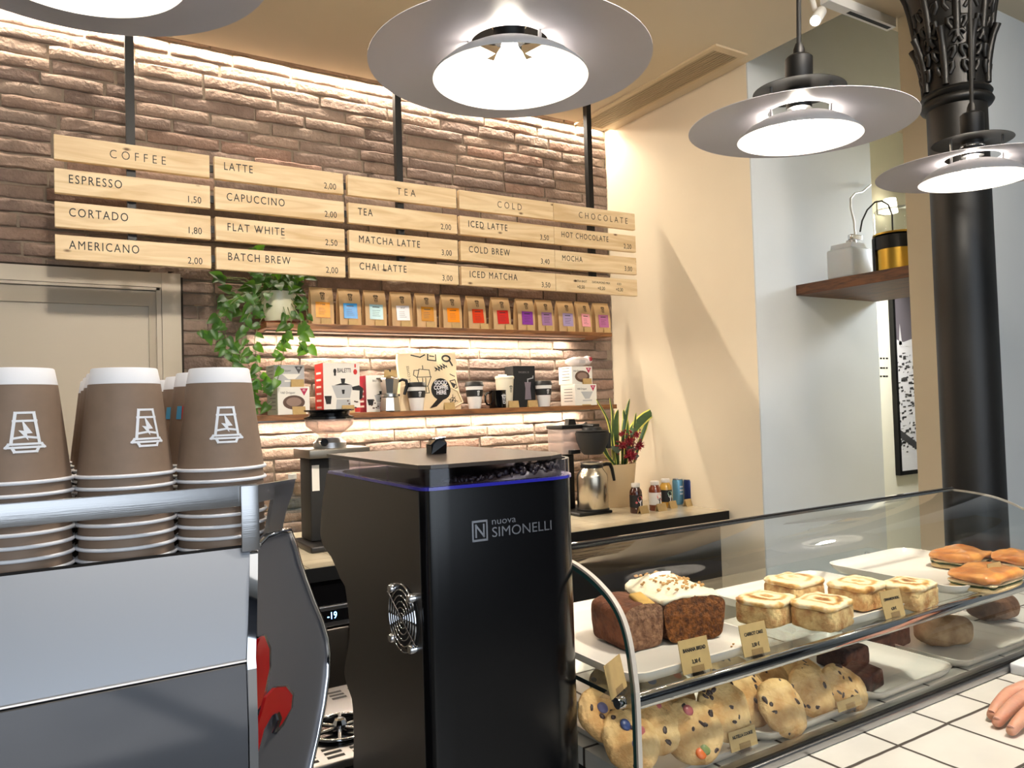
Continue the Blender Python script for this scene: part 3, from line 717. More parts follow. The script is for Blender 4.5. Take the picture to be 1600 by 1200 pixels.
# moka pot
q = onY(610, 640, 2.90)
mk = thing('moka_pot', 'faceted silver moka pot with a black handle on the lower shelf', 'moka pot', (q.x, 2.902, ZL), 0)
M_cast = mat('cast_aluminium', C(196, 194, 190), .22, 1)
obj('boiler', MB().lathe([(0, 0), (.043, 0), (.044, .004), (.038, .055), (.036, .060)], n=8), M_cast, mk)
obj('collar', MB().lathe([(.036, .0601), (.041, .061), (.041, .070), (.033, .071)], n=32), M_cast, mk, 40)
obj('upper_chamber', MB().lathe([(.0, .0712), (.031, .0712), (.042, .128), (.0425, .131), (.0, .131)], n=8), M_cast, mk)
obj('spout', MB().prism([(-.040, -.010, .120), (-.040, .010, .120), (-.058, 0, .134), (-.036, 0, .134), ], (.002, 0, 0.004)), M_cast, mk)
obj('lid', MB().lathe([(.043, .1312), (.036, .138), (.012, .147), (0, .148)], n=8), M_cast, mk)
obj('knob', MB().lathe([(.005, .147), (.004, .153), (.009, .160), (.008, .172), (0, .173)], n=16), M_black, mk, 40)
obj('handle', MB().tube([(.036, 0, .122), (.056, 0, .130), (.074, 0, .126), (.078, 0, .108), (.071, 0, .088), (.064, 0, .068)], [.006, .006, .0075, .008, .007, .006], 10), M_black, mk, 50)
# tote bag
q0, q1 = onY(626, 640, 2.96), onY(722, 640, 2.96)
tb = thing('tote_bag', 'cream canvas tote bag printed with black coffee drawings, leaning on the bricks', 'bag', ((q0.x+q1.x)/2, 2.985, ZL))
W_, H_ = (q1.x-q0.x)*.98, .245
M_canvas = mat('cream_canvas', C(226, 208, 172), .85, bump=.25, bscale=14)
def totept(u, v, off=0):
    x = (u-.5)*W_*(1-.05*v+.02*math.sin(v*9)); z = v*H_*(1+.03*(u-.2)); bul = math.sin(PI*u)*math.sin(PI*min(1, v*.9+.1))
    y = -.022*bul-.004*math.sin(u*7+v*5)-off+.028*(v-.5)
    return (x, y-.004, z)
b = MB(); nu, nv = 16, 16; v = []; f = []
for side in (0, 1):
    for j in range(nv+1):
        for i in range(nu+1):
            p = totept(i/nu, j/nv); v.append(p if side == 0 else (p[0], -p[1]*.35+.020+.028*(j/nv-.5), p[2]))
k1 = nu+1; o1 = k1*(nv+1)
for s_ in (0, 1):
    for j in range(nv):
        for i in range(nu): f.append((s_*o1+j*k1+i, s_*o1+j*k1+i+1, s_*o1+(j+1)*k1+i+1, s_*o1+(j+1)*k1+i))
for j in range(nv): f += [(j*k1, (j+1)*k1, o1+(j+1)*k1, o1+j*k1), (j*k1+nu, (j+1)*k1+nu, o1+(j+1)*k1+nu, o1+j*k1+nu)]
for i in range(nu): f += [(i, i+1, o1+i+1, o1+i)]
b.raw(v, f); obj('bag_body', b, M_canvas, tb, 60)
def tote_print(name, lines, wd, fills=(), parent=tb):
    V, F = strips(lines, wd)
    for t_ in fills: poly2(V, F, t_)
    b = MB(); b.raw([totept(u, v_, .0012) for u, v_ in V], F); return obj(name, b, M_ink, parent)
def circ(cx, cy, rx, ry, n=20, a0=0, a1=2*PI): return [(cx+rx*math.cos(a0+(a1-a0)*k/n), cy+ry*math.sin(a0+(a1-a0)*k/n)) for k in range(n+1)]
tote_print('moka_drawing', [[(.27, .58), (.32, .42), (.30, .30), (.46, .30), (.44, .42), (.50, .58), (.27, .58)], [(.28, .58), (.32, .72), (.48, .70), (.49, .58)], [(.32, .42), (.44, .42)], [(.38, .72), (.38, .78)], [(.27, .58), (.22, .62), (.24, .70), (.31, .70)], [(.36, .56), (.36, .44)], [(.41, .56), (.41, .32)]], .012)
blob = circ(.66, .36, .17, .19, 24)
ctr = (.66, .36)
tote_print('speech_blob', [], .01, [(ctr, a_, b_) for a_, b_ in zip(blob[:-1], blob[1:])]+[((.60, .20), (.72, .20), (.58, .06)), ((.60, .2), (.58, .06), (.46, .03))])
for s_, v_ in (('GOOD', .47), ('COFFEE', .385), ('HERE', .30)):
    me = text_mesh(s_, .024, M_whiteink, 'CENTER', .86, 0, bold=.0008)
    for vv in me.vertices:
        p = totept(.66+vv.co.x/W_, v_+vv.co.y/H_, .0022); vv.co = p
    put('lettering', me, tb)
me = text_mesh('SHA COFFEE', .016, M_ink, 'CENTER', .9, 0)
for vv in me.vertices: vv.co = totept(.15-vv.co.y/W_, .62+vv.co.x/H_, .0014)
put('lettering', me, tb)
tote_print('leaf_drawing', [[(.58, .68), (.80, .76)]], .012, [((.60+.05*k, .69+.02*k), (.57+.05*k, .76+.02*k), (.64+.05*k, .715+.02*k)) for k in range(4)]+[((.62+.05*k, .70+.02*k), (.67+.05*k, .67+.02*k), (.66+.05*k, .72+.02*k)) for k in range(4)])
tote_print('machine_drawing', [[(.50, .98), (.48, .88), (.62, .86), (.64, .97)], [(.53, .95), (.60, .94)], [(.22, .97), (.36, .93), (.44, .97)]], .02)
tote_print('portafilter_drawing', [circ(.82, .90, .07, .05), [(.88, .86), (.92, .78)]], .03)
tote_print('star_anise_drawing', [[(.80, .10), (.90, .22)], [(.78, .18), (.94, .14)], [(.85, .06), (.86, .26)], circ(.855, .16, .05, .05, 10)], .010)
tote_print('jug_drawing', [[(.84, .50), (.90, .36), (.97, .38), (.95, .52), (.84, .50)], [(.86, .62), (.95, .58)]], .016, [((.86, .48), (.90, .37), (.96, .44))])
obj('strap', MB().tube([(W_*.30, -.018, .10), (W_*.45, -.02, .08), (W_*.52, -.026, .03), (W_*.36, -.035, .010), (W_*.20, -.038, .008)], .005, 8), M_canvas, tb, 50)

# reusable cups
M_cupw = mat('white_ceramic_cup', C(226, 224, 222), .3); M_blackrub = mat('black_silicone', C(20, 20, 21), .55)
def wrap_logo(r0, r1, h0, h1, zc, sc, m_, name, parent, a0=-PI/2, flip=False, wd=.11, off=.0006):
    V, F = logo2d(wd, flip); b = MB(); pts = []
    for x, y in V:
        z = zc+y*sc; r_ = r0+(r1-r0)*(z-h0)/(h1-h0)+off; a = a0+x*sc/r_; pts.append((r_*math.cos(a), r_*math.sin(a), z))
    b.raw(pts, F); return obj(name, b, m_, parent)
def to_go(loc, label):
    t = thing('reusable_cup', label, 'cup', loc, 0, 'white reusable cups with black sleeves')
    obj('cup_body', MB().lathe([(0, 0), (.026, 0), (.027, .002), (.0385, .098), (.036, .098), (.026, .006)], n=36), M_cupw, t, 40)
    sl = obj('sleeve', MB().lathe([(.0338, .053), (.0352, .054), (.0385, .0815), (.0372, .0825)], n=36), M_blackrub, t, 40)
    wrap_logo(.0352, .0385, .054, .0815, .068, .010, M_whiteink, 'cup_logo', sl)
    obj('lid', MB().lathe([(.0385, .0982), (.0415, .0985), (.0415, .104), (.039, .107), (.038, .116), (.035, .118), (.030, .113), (0, .112)], n=36), M_blackrub, t, 50)
    return t
for px, lab in ((650, 'white reusable cup with black lid and sleeve, at the tote bag left edge'), (742, 'white reusable cup with black lid and sleeve, between the tote bag and the black mug'), (850, 'white reusable cup with black lid and sleeve, right of the black boxed grinder')):
    q = onY(px, 638, 2.915); to_go((q.x, 2.915 if px != 650 else 2.908, ZL), lab)
q = onY(779, 636, 2.905)
mg = thing('camp_mug', 'black camp mug with a white cup logo on the lower shelf', 'mug', (q.x, 2.912, ZL))
obj('mug_body', MB().lathe([(0, 0), (.036, 0), (.038, .003), (.038, .076), (.0395, .079), (.037, .079), (.0355, .074), (.034, .006), (0, .005)], n=40), M_blackgloss, mg, 40)
wrap_logo(.038, .038, 0, 1, .040, .021, M_whiteink, 'cup_logo', mg, -PI/2+.35)
obj('handle', MB().tube([(-.036, 0, .066), (-.052, 0, .068), (-.062, 0, .058), (-.062, 0, .030), (-.054, 0, .018), (-.037, 0, .014)], .0045, 10), M_blackgloss, mg, 50)
q = onY(790, 636, 2.965)
tm = thing('cream_tumbler', 'cream lidded tumbler with a small black cup logo, behind the black mug', 'tumbler', (q.x, 2.968, ZL))
M_creamt = mat('cream_enamel', C(226, 218, 196), .35)
obj('tumbler_body', MB().lathe([(0, 0), (.033, 0), (.034, .002), (.042, .128), (.042, .131), (0, .131)], n=36), M_creamt, tm, 40)
obj('lid', MB().lathe([(.042, .1312), (.0445, .132), (.0445, .141), (.040, .144), (0, .144)], n=36), M_creamt, tm, 50)
obj('sip_tab', MB().rbox(-.03, .01, -.008, .008, .1442, .152, .003), M_creamt, tm, 50)
wrap_logo(.034, .042, .002, .128, .085, .015, M_ink, 'cup_logo', tm, -PI/2+.28)
q = onY(813, 632, 2.97)
bx = thing('hand_grinder_box', 'tall black box picturing a steel hand grinder, right of the cream tumbler', 'box', (q.x+.012, 2.985, ZL), -.04)
obj('carton', MB().rbox(-.058, .058, -.04, .04, 0, .190, .001, seg=1), M_blackmat, bx)
b = MB(); b.prism([(.0, -.0404, .035), (.034, -.0404, .035), (.030, -.0404, .085), (.034, -.0404, .115), (.0, -.0404, .115), (.004, -.0404, .085)], (0, -.0003, 0)); obj('grinder_picture', b, mat('grey_violet_print', C(128, 116, 124), .4), bx)
b = MB(); V, F = strips([[(.017, .116), (.017, .128), (.045, .134), (.046, .142)]], .005); b.raw([(x, -.0408, z) for x, z in V], F); obj('crank_picture', b, M_greyprint, bx)
text('lettering', 'RINGBERG 30', .013, mat('dim_print', C(110, 106, 108), .5), bx, (-.03, -.0406, .160), sx=.7)
LC = [(468, 658, 'kraft price card in front of the lower left dripper box'), (466, 600, None), (545, 642, 'kraft price card at the foot of the large red moka box'), (703, 634, 'kraft price card in front of the tote bag'),
      (803, 630, 'kraft price card in front of the cream tumbler'), (833, 628, 'kraft price card between the black box and the right white cup'), (916, 627, 'kraft price card at the foot of the right pair of dripper boxes')]
for px, py, lab in LC:
    if lab: q = onY(px, py, 2.885); card((q.x, 2.882, ZL), lab, .052, .031, rnd.uniform(-.05, .15), .22)
q = onY(466, 600, 2.885); card((q.x, 2.8895, ZL+.1053), 'kraft price card standing on the lower left box against the grey dripper box', .05, .029, .05, .15)
q = onY(608, 592, 2.905); card((q.x+.002, 2.890, ZL+.1425), 'kraft price card resting on the lid of the silver moka pot', .05, .027, 0, .2)
q = onY(918, 590, 2.885); card((q.x, 2.8842, ZL+.1003), 'kraft price card in front of the upper right dripper box', .05, .027, 0, .15)
# ------------------------------------------------------------------ back counter with tiled top
def tile_material(name, sx, x0, y0, tile, grout, gw=.003, rough=.12):
    M = mat(name, tile, rough, coat=.2); nt = M.node_tree; b = nt.nodes['Principled BSDF']
    tc = nt.nodes.new('ShaderNodeTexCoord'); mp = nt.nodes.new('ShaderNodeMapping'); mp.inputs['Location'].default_value = (-x0+50*sx, -y0+50*sx, 0)
    nt.links.new(tc.outputs['Object'], mp.inputs[0])
    nz = nt.nodes.new('ShaderNodeTexNoise'); nz.inputs['Scale'].default_value = 14; nt.links.new(tc.outputs['Object'], nz.inputs['Vector'])
    sp = nt.nodes.new('ShaderNodeSeparateXYZ'); nt.links.new(mp.outputs[0], sp.inputs[0])
    nsub = nt.nodes.new('ShaderNodeMath'); nsub.operation = 'MULTIPLY_ADD'; nsub.inputs[1].default_value = .006; nsub.inputs[2].default_value = -.003
    nt.links.new(nz.outputs['Fac'], nsub.inputs[0])
    outs = []
    for k in (0, 1):
        a = nt.nodes.new('ShaderNodeMath'); a.operation = 'ADD'; nt.links.new(sp.outputs[k], a.inputs[0]); nt.links.new(nsub.outputs[0], a.inputs[1])
        md = nt.nodes.new('ShaderNodeMath'); md.operation = 'PINGPONG'; md.inputs[1].default_value = sx/2; nt.links.new(a.outputs[0], md.inputs[0]); outs.append(md)
    mn = nt.nodes.new('ShaderNodeMath'); mn.operation = 'MINIMUM'; nt.links.new(outs[0].outputs[0], mn.inputs[0]); nt.links.new(outs[1].outputs[0], mn.inputs[1])
    mr = nt.nodes.new('ShaderNodeMapRange'); mr.inputs['From Min'].default_value = gw*.6; mr.inputs['From Max'].default_value = gw*.9; nt.links.new(mn.outputs[0], mr.inputs['Value'])
    n3 = nt.nodes.new('ShaderNodeTexNoise'); n3.inputs['Scale'].default_value = 9; n3.inputs['Detail'].default_value = 4; nt.links.new(tc.outputs['Object'], n3.inputs['Vector'])
    rr_ = nt.nodes.new('ShaderNodeValToRGB'); rr_.color_ramp.elements[0].position = .3; rr_.color_ramp.elements[1].position = .7
    rr_.color_ramp.elements[0].color = tuple(c*.88 for c in tile[:3])+(1,); rr_.color_ramp.elements[1].color = tile; nt.links.new(n3.outputs['Fac'], rr_.inputs[0])
    mx = nt.nodes.new('ShaderNodeMix'); mx.data_type = 'RGBA'; mx.inputs[6].default_value = grout; nt.links.new(mr.outputs[0], mx.inputs[0]); nt.links.new(rr_.outputs[0], mx.inputs[7])
    nt.links.new(mx.outputs[2], b.inputs['Base Color'])
    m2 = nt.nodes.new('ShaderNodeMapRange'); m2.inputs['To Min'].default_value = .8; m2.inputs['To Max'].default_value = rough; nt.links.new(mr.outputs[0], m2.inputs['Value']); nt.links.new(m2.outputs[0], b.inputs['Roughness'])
    ad = nt.nodes.new('ShaderNodeMath'); ad.operation = 'MULTIPLY_ADD'; ad.inputs[1].default_value = .35; nt.links.new(n3.outputs['Fac'], ad.inputs[0]); nt.links.new(mr.outputs[0], ad.inputs[2])
    bp = nt.nodes.new('ShaderNodeBump'); bp.inputs['Strength'].default_value = .4; bp.inputs['Distance'].default_value = .003
    nt.links.new(ad.outputs[0], bp.inputs['Height']); nt.links.new(bp.outputs[0], b.inputs['Normal'])
    return M
M_tile2 = tile_material('cream_glazed_tiles', .118, 2.44, 2.325, C(224, 212, 186), C(120, 104, 84), .0022)
cn = thing('back_counter', 'long back counter under the brick wall with a cream tiled top and black edge', 'counter', (1.4, 2.69, 0))
obj('tiled_top', MB().box(.2, XW-.003, 2.312, YW-.022, .97, 1.0), M_tile2, cn, world=True)
obj('black_edge', MB().box(.2, XW-.003, 2.306, 2.3119, .958, 1.0005), M_black, cn, world=True)
obj('cabinet_body', MB().box(.2, XW-.003, 2.36, YW-.03, 0, .9695), M_blackmat, cn, world=True)
ZB = 1.0

# freezer under the counter, left of the black grinder
fz = thing('undercounter_freezer', 'stainless undercounter freezer with a small blue digital display', 'freezer', (.74, 2.33, 0))
b = MB(); b.box(.30, 1.15, 2.326, 2.359, .878, .955); obj('top_panel', b, M_blackgloss, fz, world=True)
obj('control_strip', MB().rbox(.30, 1.15, 2.318, 2.359, .812, .8775, .004), M_steel, fz, world=True)
obj('door', MB().rbox(.30, 1.15, 2.322, 2.359, .10, .806, .006), mat('dark_stainless', C(120, 112, 104), .3, 1), fz, 30, world=True)
dsp = obj('display', MB().box(.655, .80, 2.3165, 2.3179, .828, .864), M_blackgloss, fz, world=True)
put('digits', text_mesh('-19', .030, mat('blue_digits', C(120, 180, 255), .4, emit=(.15, .4, 1, 1), es=9), 'CENTER', .8, .0001), dsp, (.738, 2.3160, .846), (PI/2, 0, 0))
obj('door_handle', MB().tube([(.80, 2.322, .74), (.80, 2.29, .745), (.80, 2.285, .77), (.80, 2.29, .795), (.80, 2.322, .80)], .010), M_chrome, fz, 40, world=True)

# second grinder on the back counter
g2p = onZ(512, 850, 1.0)
gx, gy = .86, 2.68
g2 = thing('slim_grinder', 'slim black coffee grinder with a clear hopper on the back counter', 'grinder', (gx, gy, ZB))
M_darkmetal = mat('dark_grey_metal', C(46, 44, 43), .35, .4)
zt = onY(520, 700, 2.62).z - ZB
zh = onY(515, 640, 2.66).z - ZB
obj('base', MB().rbox(-.115, .10, -.13, .10, 0, .022, .006), M_darkmetal, g2, 30)
obj('post', MB().rbox(-.085, .06, -.035, .09, .0221, zt-.032, .006), M_blackmat, g2, 30)
obj('sticker', MB().box(-.078, -.052, -.0356, -.0352, .20, .29), M_boxw, g2)
obj('head', MB().rbox(-.105, .115, -.10, .10, zt-.0318, zt, .004), mat('grey_metal_plate', C(120, 114, 104), .3, .7), g2, 30)
obj('burr_collar', MB().lathe([(.058, zt), (.058, zt+.018), (.046, zt+.030), (.040, zt+.036), (0, zt+.036)], n=36), M_steel, g2, 40)
obj('collar_knob', MB().lathe([(0, 0), (.014, 0), (.014, .02), (0, .02)], n=16, M=Matrix.Translation((-.045, -.06, zt+.022)) @ Matrix.Rotation(PI/2, 4, 'X')), M_chrome, g2, 40)
obj('hopper', MB().lathe([(.036, zt+.036), (.040, zt+.045), (.082, zh-.058), (.086, zh-.045), (.086, zh-.034), (.0835, zh-.034), (.0835, zh-.046), (.080, zh-.057), (.038, zt+.047)], n=48), thin_glass('rosy_hopper_plastic', (.92, .88, .87, 1), 1.5, .08, (.13, C(236, 222, 214))), g2, 40)
obj('hopper_lid', MB().lathe([(.0865, zh-.0338), (.089, zh-.032), (.089, zh-.026), (.070, zh-.020), (.074, zh-.008), (.088, zh-.005), (.089, zh), (.070, zh+.001), (.055, zh-.008), (0, zh-.009)], n=48), M_blackgloss, g2, 40)
obj('hopper_gate', MB().prism([(-.014, -.012, zt+.037), (.014, -.012, zt+.037), (.014, -.012, zt+.062), (0, -.012, zt+.074), (-.014, -.012, zt+.062)], (0, .024, 0)), M_plastic, g2)

# water bottles behind
M_water = thin_glass('clear_bottle_plastic', (.93, .95, .96, 1), 1.33, .02)
for i, (px, lab) in enumerate(((458, 'clear plastic water bottle on the back counter left of the slim grinder'),)):
    q = onY(px, 800, 2.87); wb = thing('water_bottle', lab, 'bottle', (q.x, 2.87, ZB))
    obj('bottle_body', MB().lathe([(0, 0), (.036, 0), (.040, .006), (.040, .05), (.037, .055), (.040, .06), (.040, .10), (.036, .105), (.040, .11), (.040, .165), (.034, .19), (.015, .225), (.0135, .24)], n=32), M_water, wb, 40)
    obj('label', MB().lathe([(.0406, .105), (.0406, .16)], n=32), thin_glass('pale_blue_label', (.62, .74, .84, 1), 1.4, .2), wb, 40)
    obj('bottle_cap', MB().lathe([(.0155, .228), (.0155, .246), (0, .247)], n=20), M_white, wb, 40)

# filter coffee machine
q = onZ(872, 800, 1.0)
px0 = onY(925, 740, 2.66).x
cm = thing('coffee_brewer', 'filter coffee brewer with a clear water tank and black filter basket', 'coffee machine', (px0-.07, 2.78, ZB))
cx = px0-cm.location.x; cyy = 2.66-cm.location.y
zz = lambda py, Y=2.66: onY(925, py, Y).z-ZB
tx0, tx1 = onY(869, 690, 2.78).x-cm.location.x, onY(930, 690, 2.78).x-cm.location.x
obj('base_plate', MB().rbox(-.05, cx+.060, cyy-.062, .07, 0, .014, .006), M_black, cm, 30)
obj('tower', MB().rbox(tx0+.01, tx0+.075, -.03, .055, .0141, zz(706, 2.78)-.0005, .006), M_black, cm, 30)
tk0, tk1 = zz(716, 2.78), zz(668, 2.78)
obj('water_tank', MB().rbox(tx0, tx1, -.05, .07, zz(706, 2.78), zz(668, 2.78), .008), thin_glass('rosy_tank_plastic', (.86, .80, .79, 1), 1.5, .1, (.30, C(226, 212, 206))), cm, 30)
obj('tank_lid', MB().rbox(tx0-.003, tx1-.012, -.053, .073, zz(668, 2.78)+.0005, zz(662, 2.78), .003), M_black, cm, 30)
obj('lid_knob', MB().prism([(tx0+.055, -.02, zz(662, 2.78)), (tx0+.10, -.02, zz(662, 2.78)), (tx0+.09, -.02, zz(653, 2.78)), (tx0+.06, -.02, zz(653, 2.78))], (0, .03, 0)), M_black, cm)
obj('outlet_arm', MB().tube([(tx1-.05, .0, zz(661, 2.78)), (cx, cyy+.05, zz(665)), (cx+.01, cyy-.01, zz(666))], .007), M_black, cm, 40)
zb0, zb1 = zz(709), zz(676)
fb = obj('filter_basket', MB().lathe([(0, zb0-.004), (.040, zb0-.002), (.052, zb0+.012), (.068, zb0+.05), (.074, zb1-.008), (.076, zb1), (.066, zb1+.002), (.060, zb1-.004), (0, zb1-.004)], c=(cx+.008, cyy, 0), n=40), M_blackmat, cm, 40)
obj('basket_lid', MB().lathe([(.070, zb1+.0025), (.072, zb1+.008), (.045, zb1+.012), (.040, zb1+.024), (0, zb1+.025)], c=(cx+.008, cyy, 0), n=40), M_black, cm, 40)
obj('basket_handle', MB().rbox(cx+.080, cx+.105, cyy-.012, cyy+.012, zb0+.02, zb1-.004, .006), M_blackmat, cm, 30)
obj('basket_bracket', MB().rbox(tx0+.03, cx-.02, cyy+.05, cyy+.09, zb0+.0, zb0+.018, .003), M_black, cm, 30)
cf = thing('thermal_carafe', 'brushed steel thermal carafe with black handle standing under the filter basket', 'carafe', (px0, 2.66, ZB+.0142))
zc0 = zz(719)-.0142
k_ = zc0
Rc = .068
M_carafe = mat('carafe_steel', C(186, 178, 164), .25, 1, bump=.05, bscale=20, stretch=(20, 20, 1))
obj('body', MB().lathe([(0, .004), (Rc-.003, .004), (Rc, .008), (Rc, k_*.66), (Rc*.96, k_*.72), (Rc*.74, k_*.82), (Rc*.70, k_*.85)], n=56), M_carafe, cf, 40)
obj('foot_ring', MB().lathe([(Rc+.003, 0), (Rc+.003, .006), (Rc, .0078)], n=56, cap0=True), M_black, cf, 40)
obj('neck_band', MB().lathe([(Rc*.70, k_*.851), (Rc*.73, k_*.855), (Rc*.73, k_*.905), (Rc*.66, k_*.91)], n=48), M_black, cf, 40)
obj('steel_rim', MB().lathe([(Rc*.66, k_*.911), (Rc*.70, k_*.925), (Rc*.74, k_*.96), (Rc*.70, k_*.965), (Rc*.55, k_*.93), (0, k_*.93)], n=48), M_steel, cf, 40)
obj('handle', MB().tube([(Rc*.70, -.01, k_*.885), (Rc*1.05, -.012, k_*.905), (Rc*1.35, -.012, k_*.895), (Rc*1.5, -.012, k_*.80), (Rc*1.62, -.012, k_*.62), (Rc*1.66, -.012, k_*.55)], [.007, .0085, .009, .008, .007, .006], 10), M_black, cf, 50)
def wrap_text(s_, size, m_, R_, z_, a_, parent, sx=.9, name='lettering', off=.0005, bold=0, spacing=1):
    me = text_mesh(s_, size, m_, 'CENTER', sx, 0, spacing, bold)
    for vv in me.vertices:
        an = a_+vv.co.x/R_; vv.co = ((R_+off)*math.cos(an), (R_+off)*math.sin(an), z_+vv.co.y)
    return put(name, me, parent)
M_etch = mat('etched_grey', C(60, 54, 46), .5)
V, F = strips([[(-.020, .006), (.020, .006), (.024, .003), (.024, -.003), (.020, -.006), (-.020, -.006), (-.024, -.003), (-.024, .003), (-.020, .006)], [(-.028, -.018), (.028, -.018)]], .0012)
b = MB(); aa = -PI/2-.02; b.raw([((Rc+.0005)*math.cos(aa+x/Rc), (Rc+.0005)*math.sin(aa+x/Rc), k_*.29+z) for x, z in V], F); obj('badge', b, M_etch, cf)

# snake plant with red flowers
q = onY(972, 790, 2.72)
pl = thing('snake_plant', 'snake plant with dried red flowers in a beige pot on the back counter', 'plant', (q.x, 2.80, ZB))
rz = lambda x, y, Y=2.80: onY(x, y, Y)-pl.location
top = rz(972, 722).z; rw = abs(rz(1003, 722).x-rz(940, 722).x)/2
obj('pot', MB().lathe([(0, 0), (rw*.80, 0), (rw*.82, .004), (rw*.98, top-.02), (rw*1.0, top), (rw*.95, top), (rw*.90, top-.02)], n=56), mat('beige_pot', C(190, 166, 128), .55, noise=.05, nscale=8), pl, 40)
obj('soil', MB().lathe([(0, top-.012), (rw*.92, top-.012)], n=32), mat('plant_soil', C(46, 34, 24), .9, bump=.4), pl)
M_sn = mat('snake_leaf', C(56, 86, 40), .4, noise=.45, nscale=5, stretch=(1, 1, 5), col2=C(32, 58, 28)); M_sny = mat('snake_leaf_edge', C(206, 204, 96), .45)
def snake(pts, w_, twist=0):
    P = []; n = 12
    pts = [Vector(p) for p in pts]
    for i in range(n+1):
        t = i/n*(len(pts)-1); k = min(int(t), len(pts)-2); u = t-k
        p0, p1, p2, p3 = pts[max(k-1, 0)], pts[k], pts[k+1], pts[min(k+2, len(pts)-1)]
        P.append(.5*((2*p1)+(p2-p0)*u+(2*p0-5*p1+4*p2-p3)*u*u+(3*p1-p0-3*p2+p3)*u**3))
    v = []; f = []; mi = []
    for i, p in enumerate(P):
        t = i/n; ww = w_*(.45+.55*min(1, t*2.2))*min(1, (1-t)*2.6+.03)**.7
        tan = (P[min(i+1, n)]-P[max(i-1, 0)]).normalized(); side = tan.cross(Vector((math.sin(twist), -math.cos(twist), .15))).normalized(); nn = side.cross(tan)
        for s_, dp in ((-1, .18), (-.72, .1), (0, -.12), (.72, .1), (1, .18)): v.append(p+side*ww*s_-nn*ww*dp)
    b = MB()
    for i in range(n):
        for j in range(4): f.append((i*5+j, i*5+j+1, (i+1)*5+j+1, (i+1)*5+j)); mi.append(1 if j in (0, 3) else 0)
    b.raw(v, f); b.mi = mi
    o = obj('leaf', b, [M_sn, M_sny], pl, 60)
    sm = o.modifiers.new('thick', 'SOLIDIFY'); sm.thickness = .0025
    return o
b0 = top-.015
for pts_, ww, tw in (([(975, 720), (985, 680), (1010, 650), (1044, 632)], .026, -.5), ([(966, 722), (964, 690), (963, 660), (966, 640)], .024, .1), ([(958, 722), (957, 690), (950, 655), (932, 624)], .014, .5),
                  ([(978, 722), (980, 690), (978, 660), (974, 640)], .018, -.2), ([(985, 718), (990, 690), (992, 665), (994, 645)], .011, .1), ([(972, 718), (974, 680), (978, 650), (984, 623)], .013, -.3),
                  ([(962, 722), (950, 712), (945, 702), (946, 696)], .013, 0), ([(990, 718), (1000, 690), (1008, 668), (1017, 646)], .012, -.4), ([(962, 718), (958, 680), (958, 650), (953, 622)], .012, .3)):
    P_ = []
    for i, (x, y) in enumerate(pts_):
        p = rz(x, y, 2.78 if i else 2.80); 
        if i == 0: p.z = b0
        P_.append(p)
    snake(P_, ww, tw)
M_fl = mat('deep_red_petals', C(136, 20, 34), .6, noise=.4, nscale=40); rg = random.Random(8)
def rosette(c, r_, nm='red_flower'):
    b = MB(); c = Vector(c)
    for k in range(46):
        d = Vector((rg.gauss(0, 1), rg.gauss(-.5, 1), rg.gauss(.2, .9))).normalized(); u = d.orthogonal().normalized()*r_*.12; w2 = d.cross(u).normalized()*r_*.12
        a = c+d*r_*.25; e = c+d*r_*rg.uniform(.8, 1.1)
        b.raw([a+u, a+w2, a-u, a-w2, e], [(0, 1, 4), (1, 2, 4), (2, 3, 4), (3, 0, 4)])
    b.ball(c, r_*.4, 8, 6); return obj(nm, b, M_fl, pl)
for (x, y, r_) in ((984, 712, .042), (998, 696, .032), (972, 696, .030), (994, 680, .024), (972, 678, .022), (984, 690, .030)):
    rosette(rz(x, y, 2.73), r_)
b = MB()
for k in range(26):
    p = rz(rg.uniform(962, 1002), rg.uniform(672, 715), 2.735); b.ball(p, rg.uniform(.004, .0065), 8, 6)
obj('red_berries', b, mat('red_berry', C(120, 22, 24), .35), pl, 60)
b = MB()
for k in range(10):
    p = rz(rg.uniform(985, 1004), rg.uniform(664, 705), 2.73); b.tube([rz(984, 715, 2.75), tuple((p+rz(984, 715, 2.75))*.5+Vector((0, -.01, .01))), p], .0009, 4)
    for j in range(4): b.tube([p, p+Vector((rg.uniform(-.012, .012), -.004, rg.uniform(-.004, .014)))], .0007, 4)
obj('dry_twigs', b, mat('dark_red_twig', C(80, 40, 30), .7), pl)
b = MB()
for (x, y) in ((968, 706), (996, 716), (990, 706)):
    v, f = leaf_surface(.05, .035, .2, .3); M_ = Matrix.Translation(rz(x, y, 2.735)) @ Matrix.Rotation(rg.uniform(-1, 1), 4, 'Y') @ Matrix.Rotation(1.0, 4, 'X'); b.raw([M_ @ Vector(p) for p in v], f)
obj('dark_leaves', b, mat('dark_green_leaf', C(40, 56, 36), .5), pl, 60)

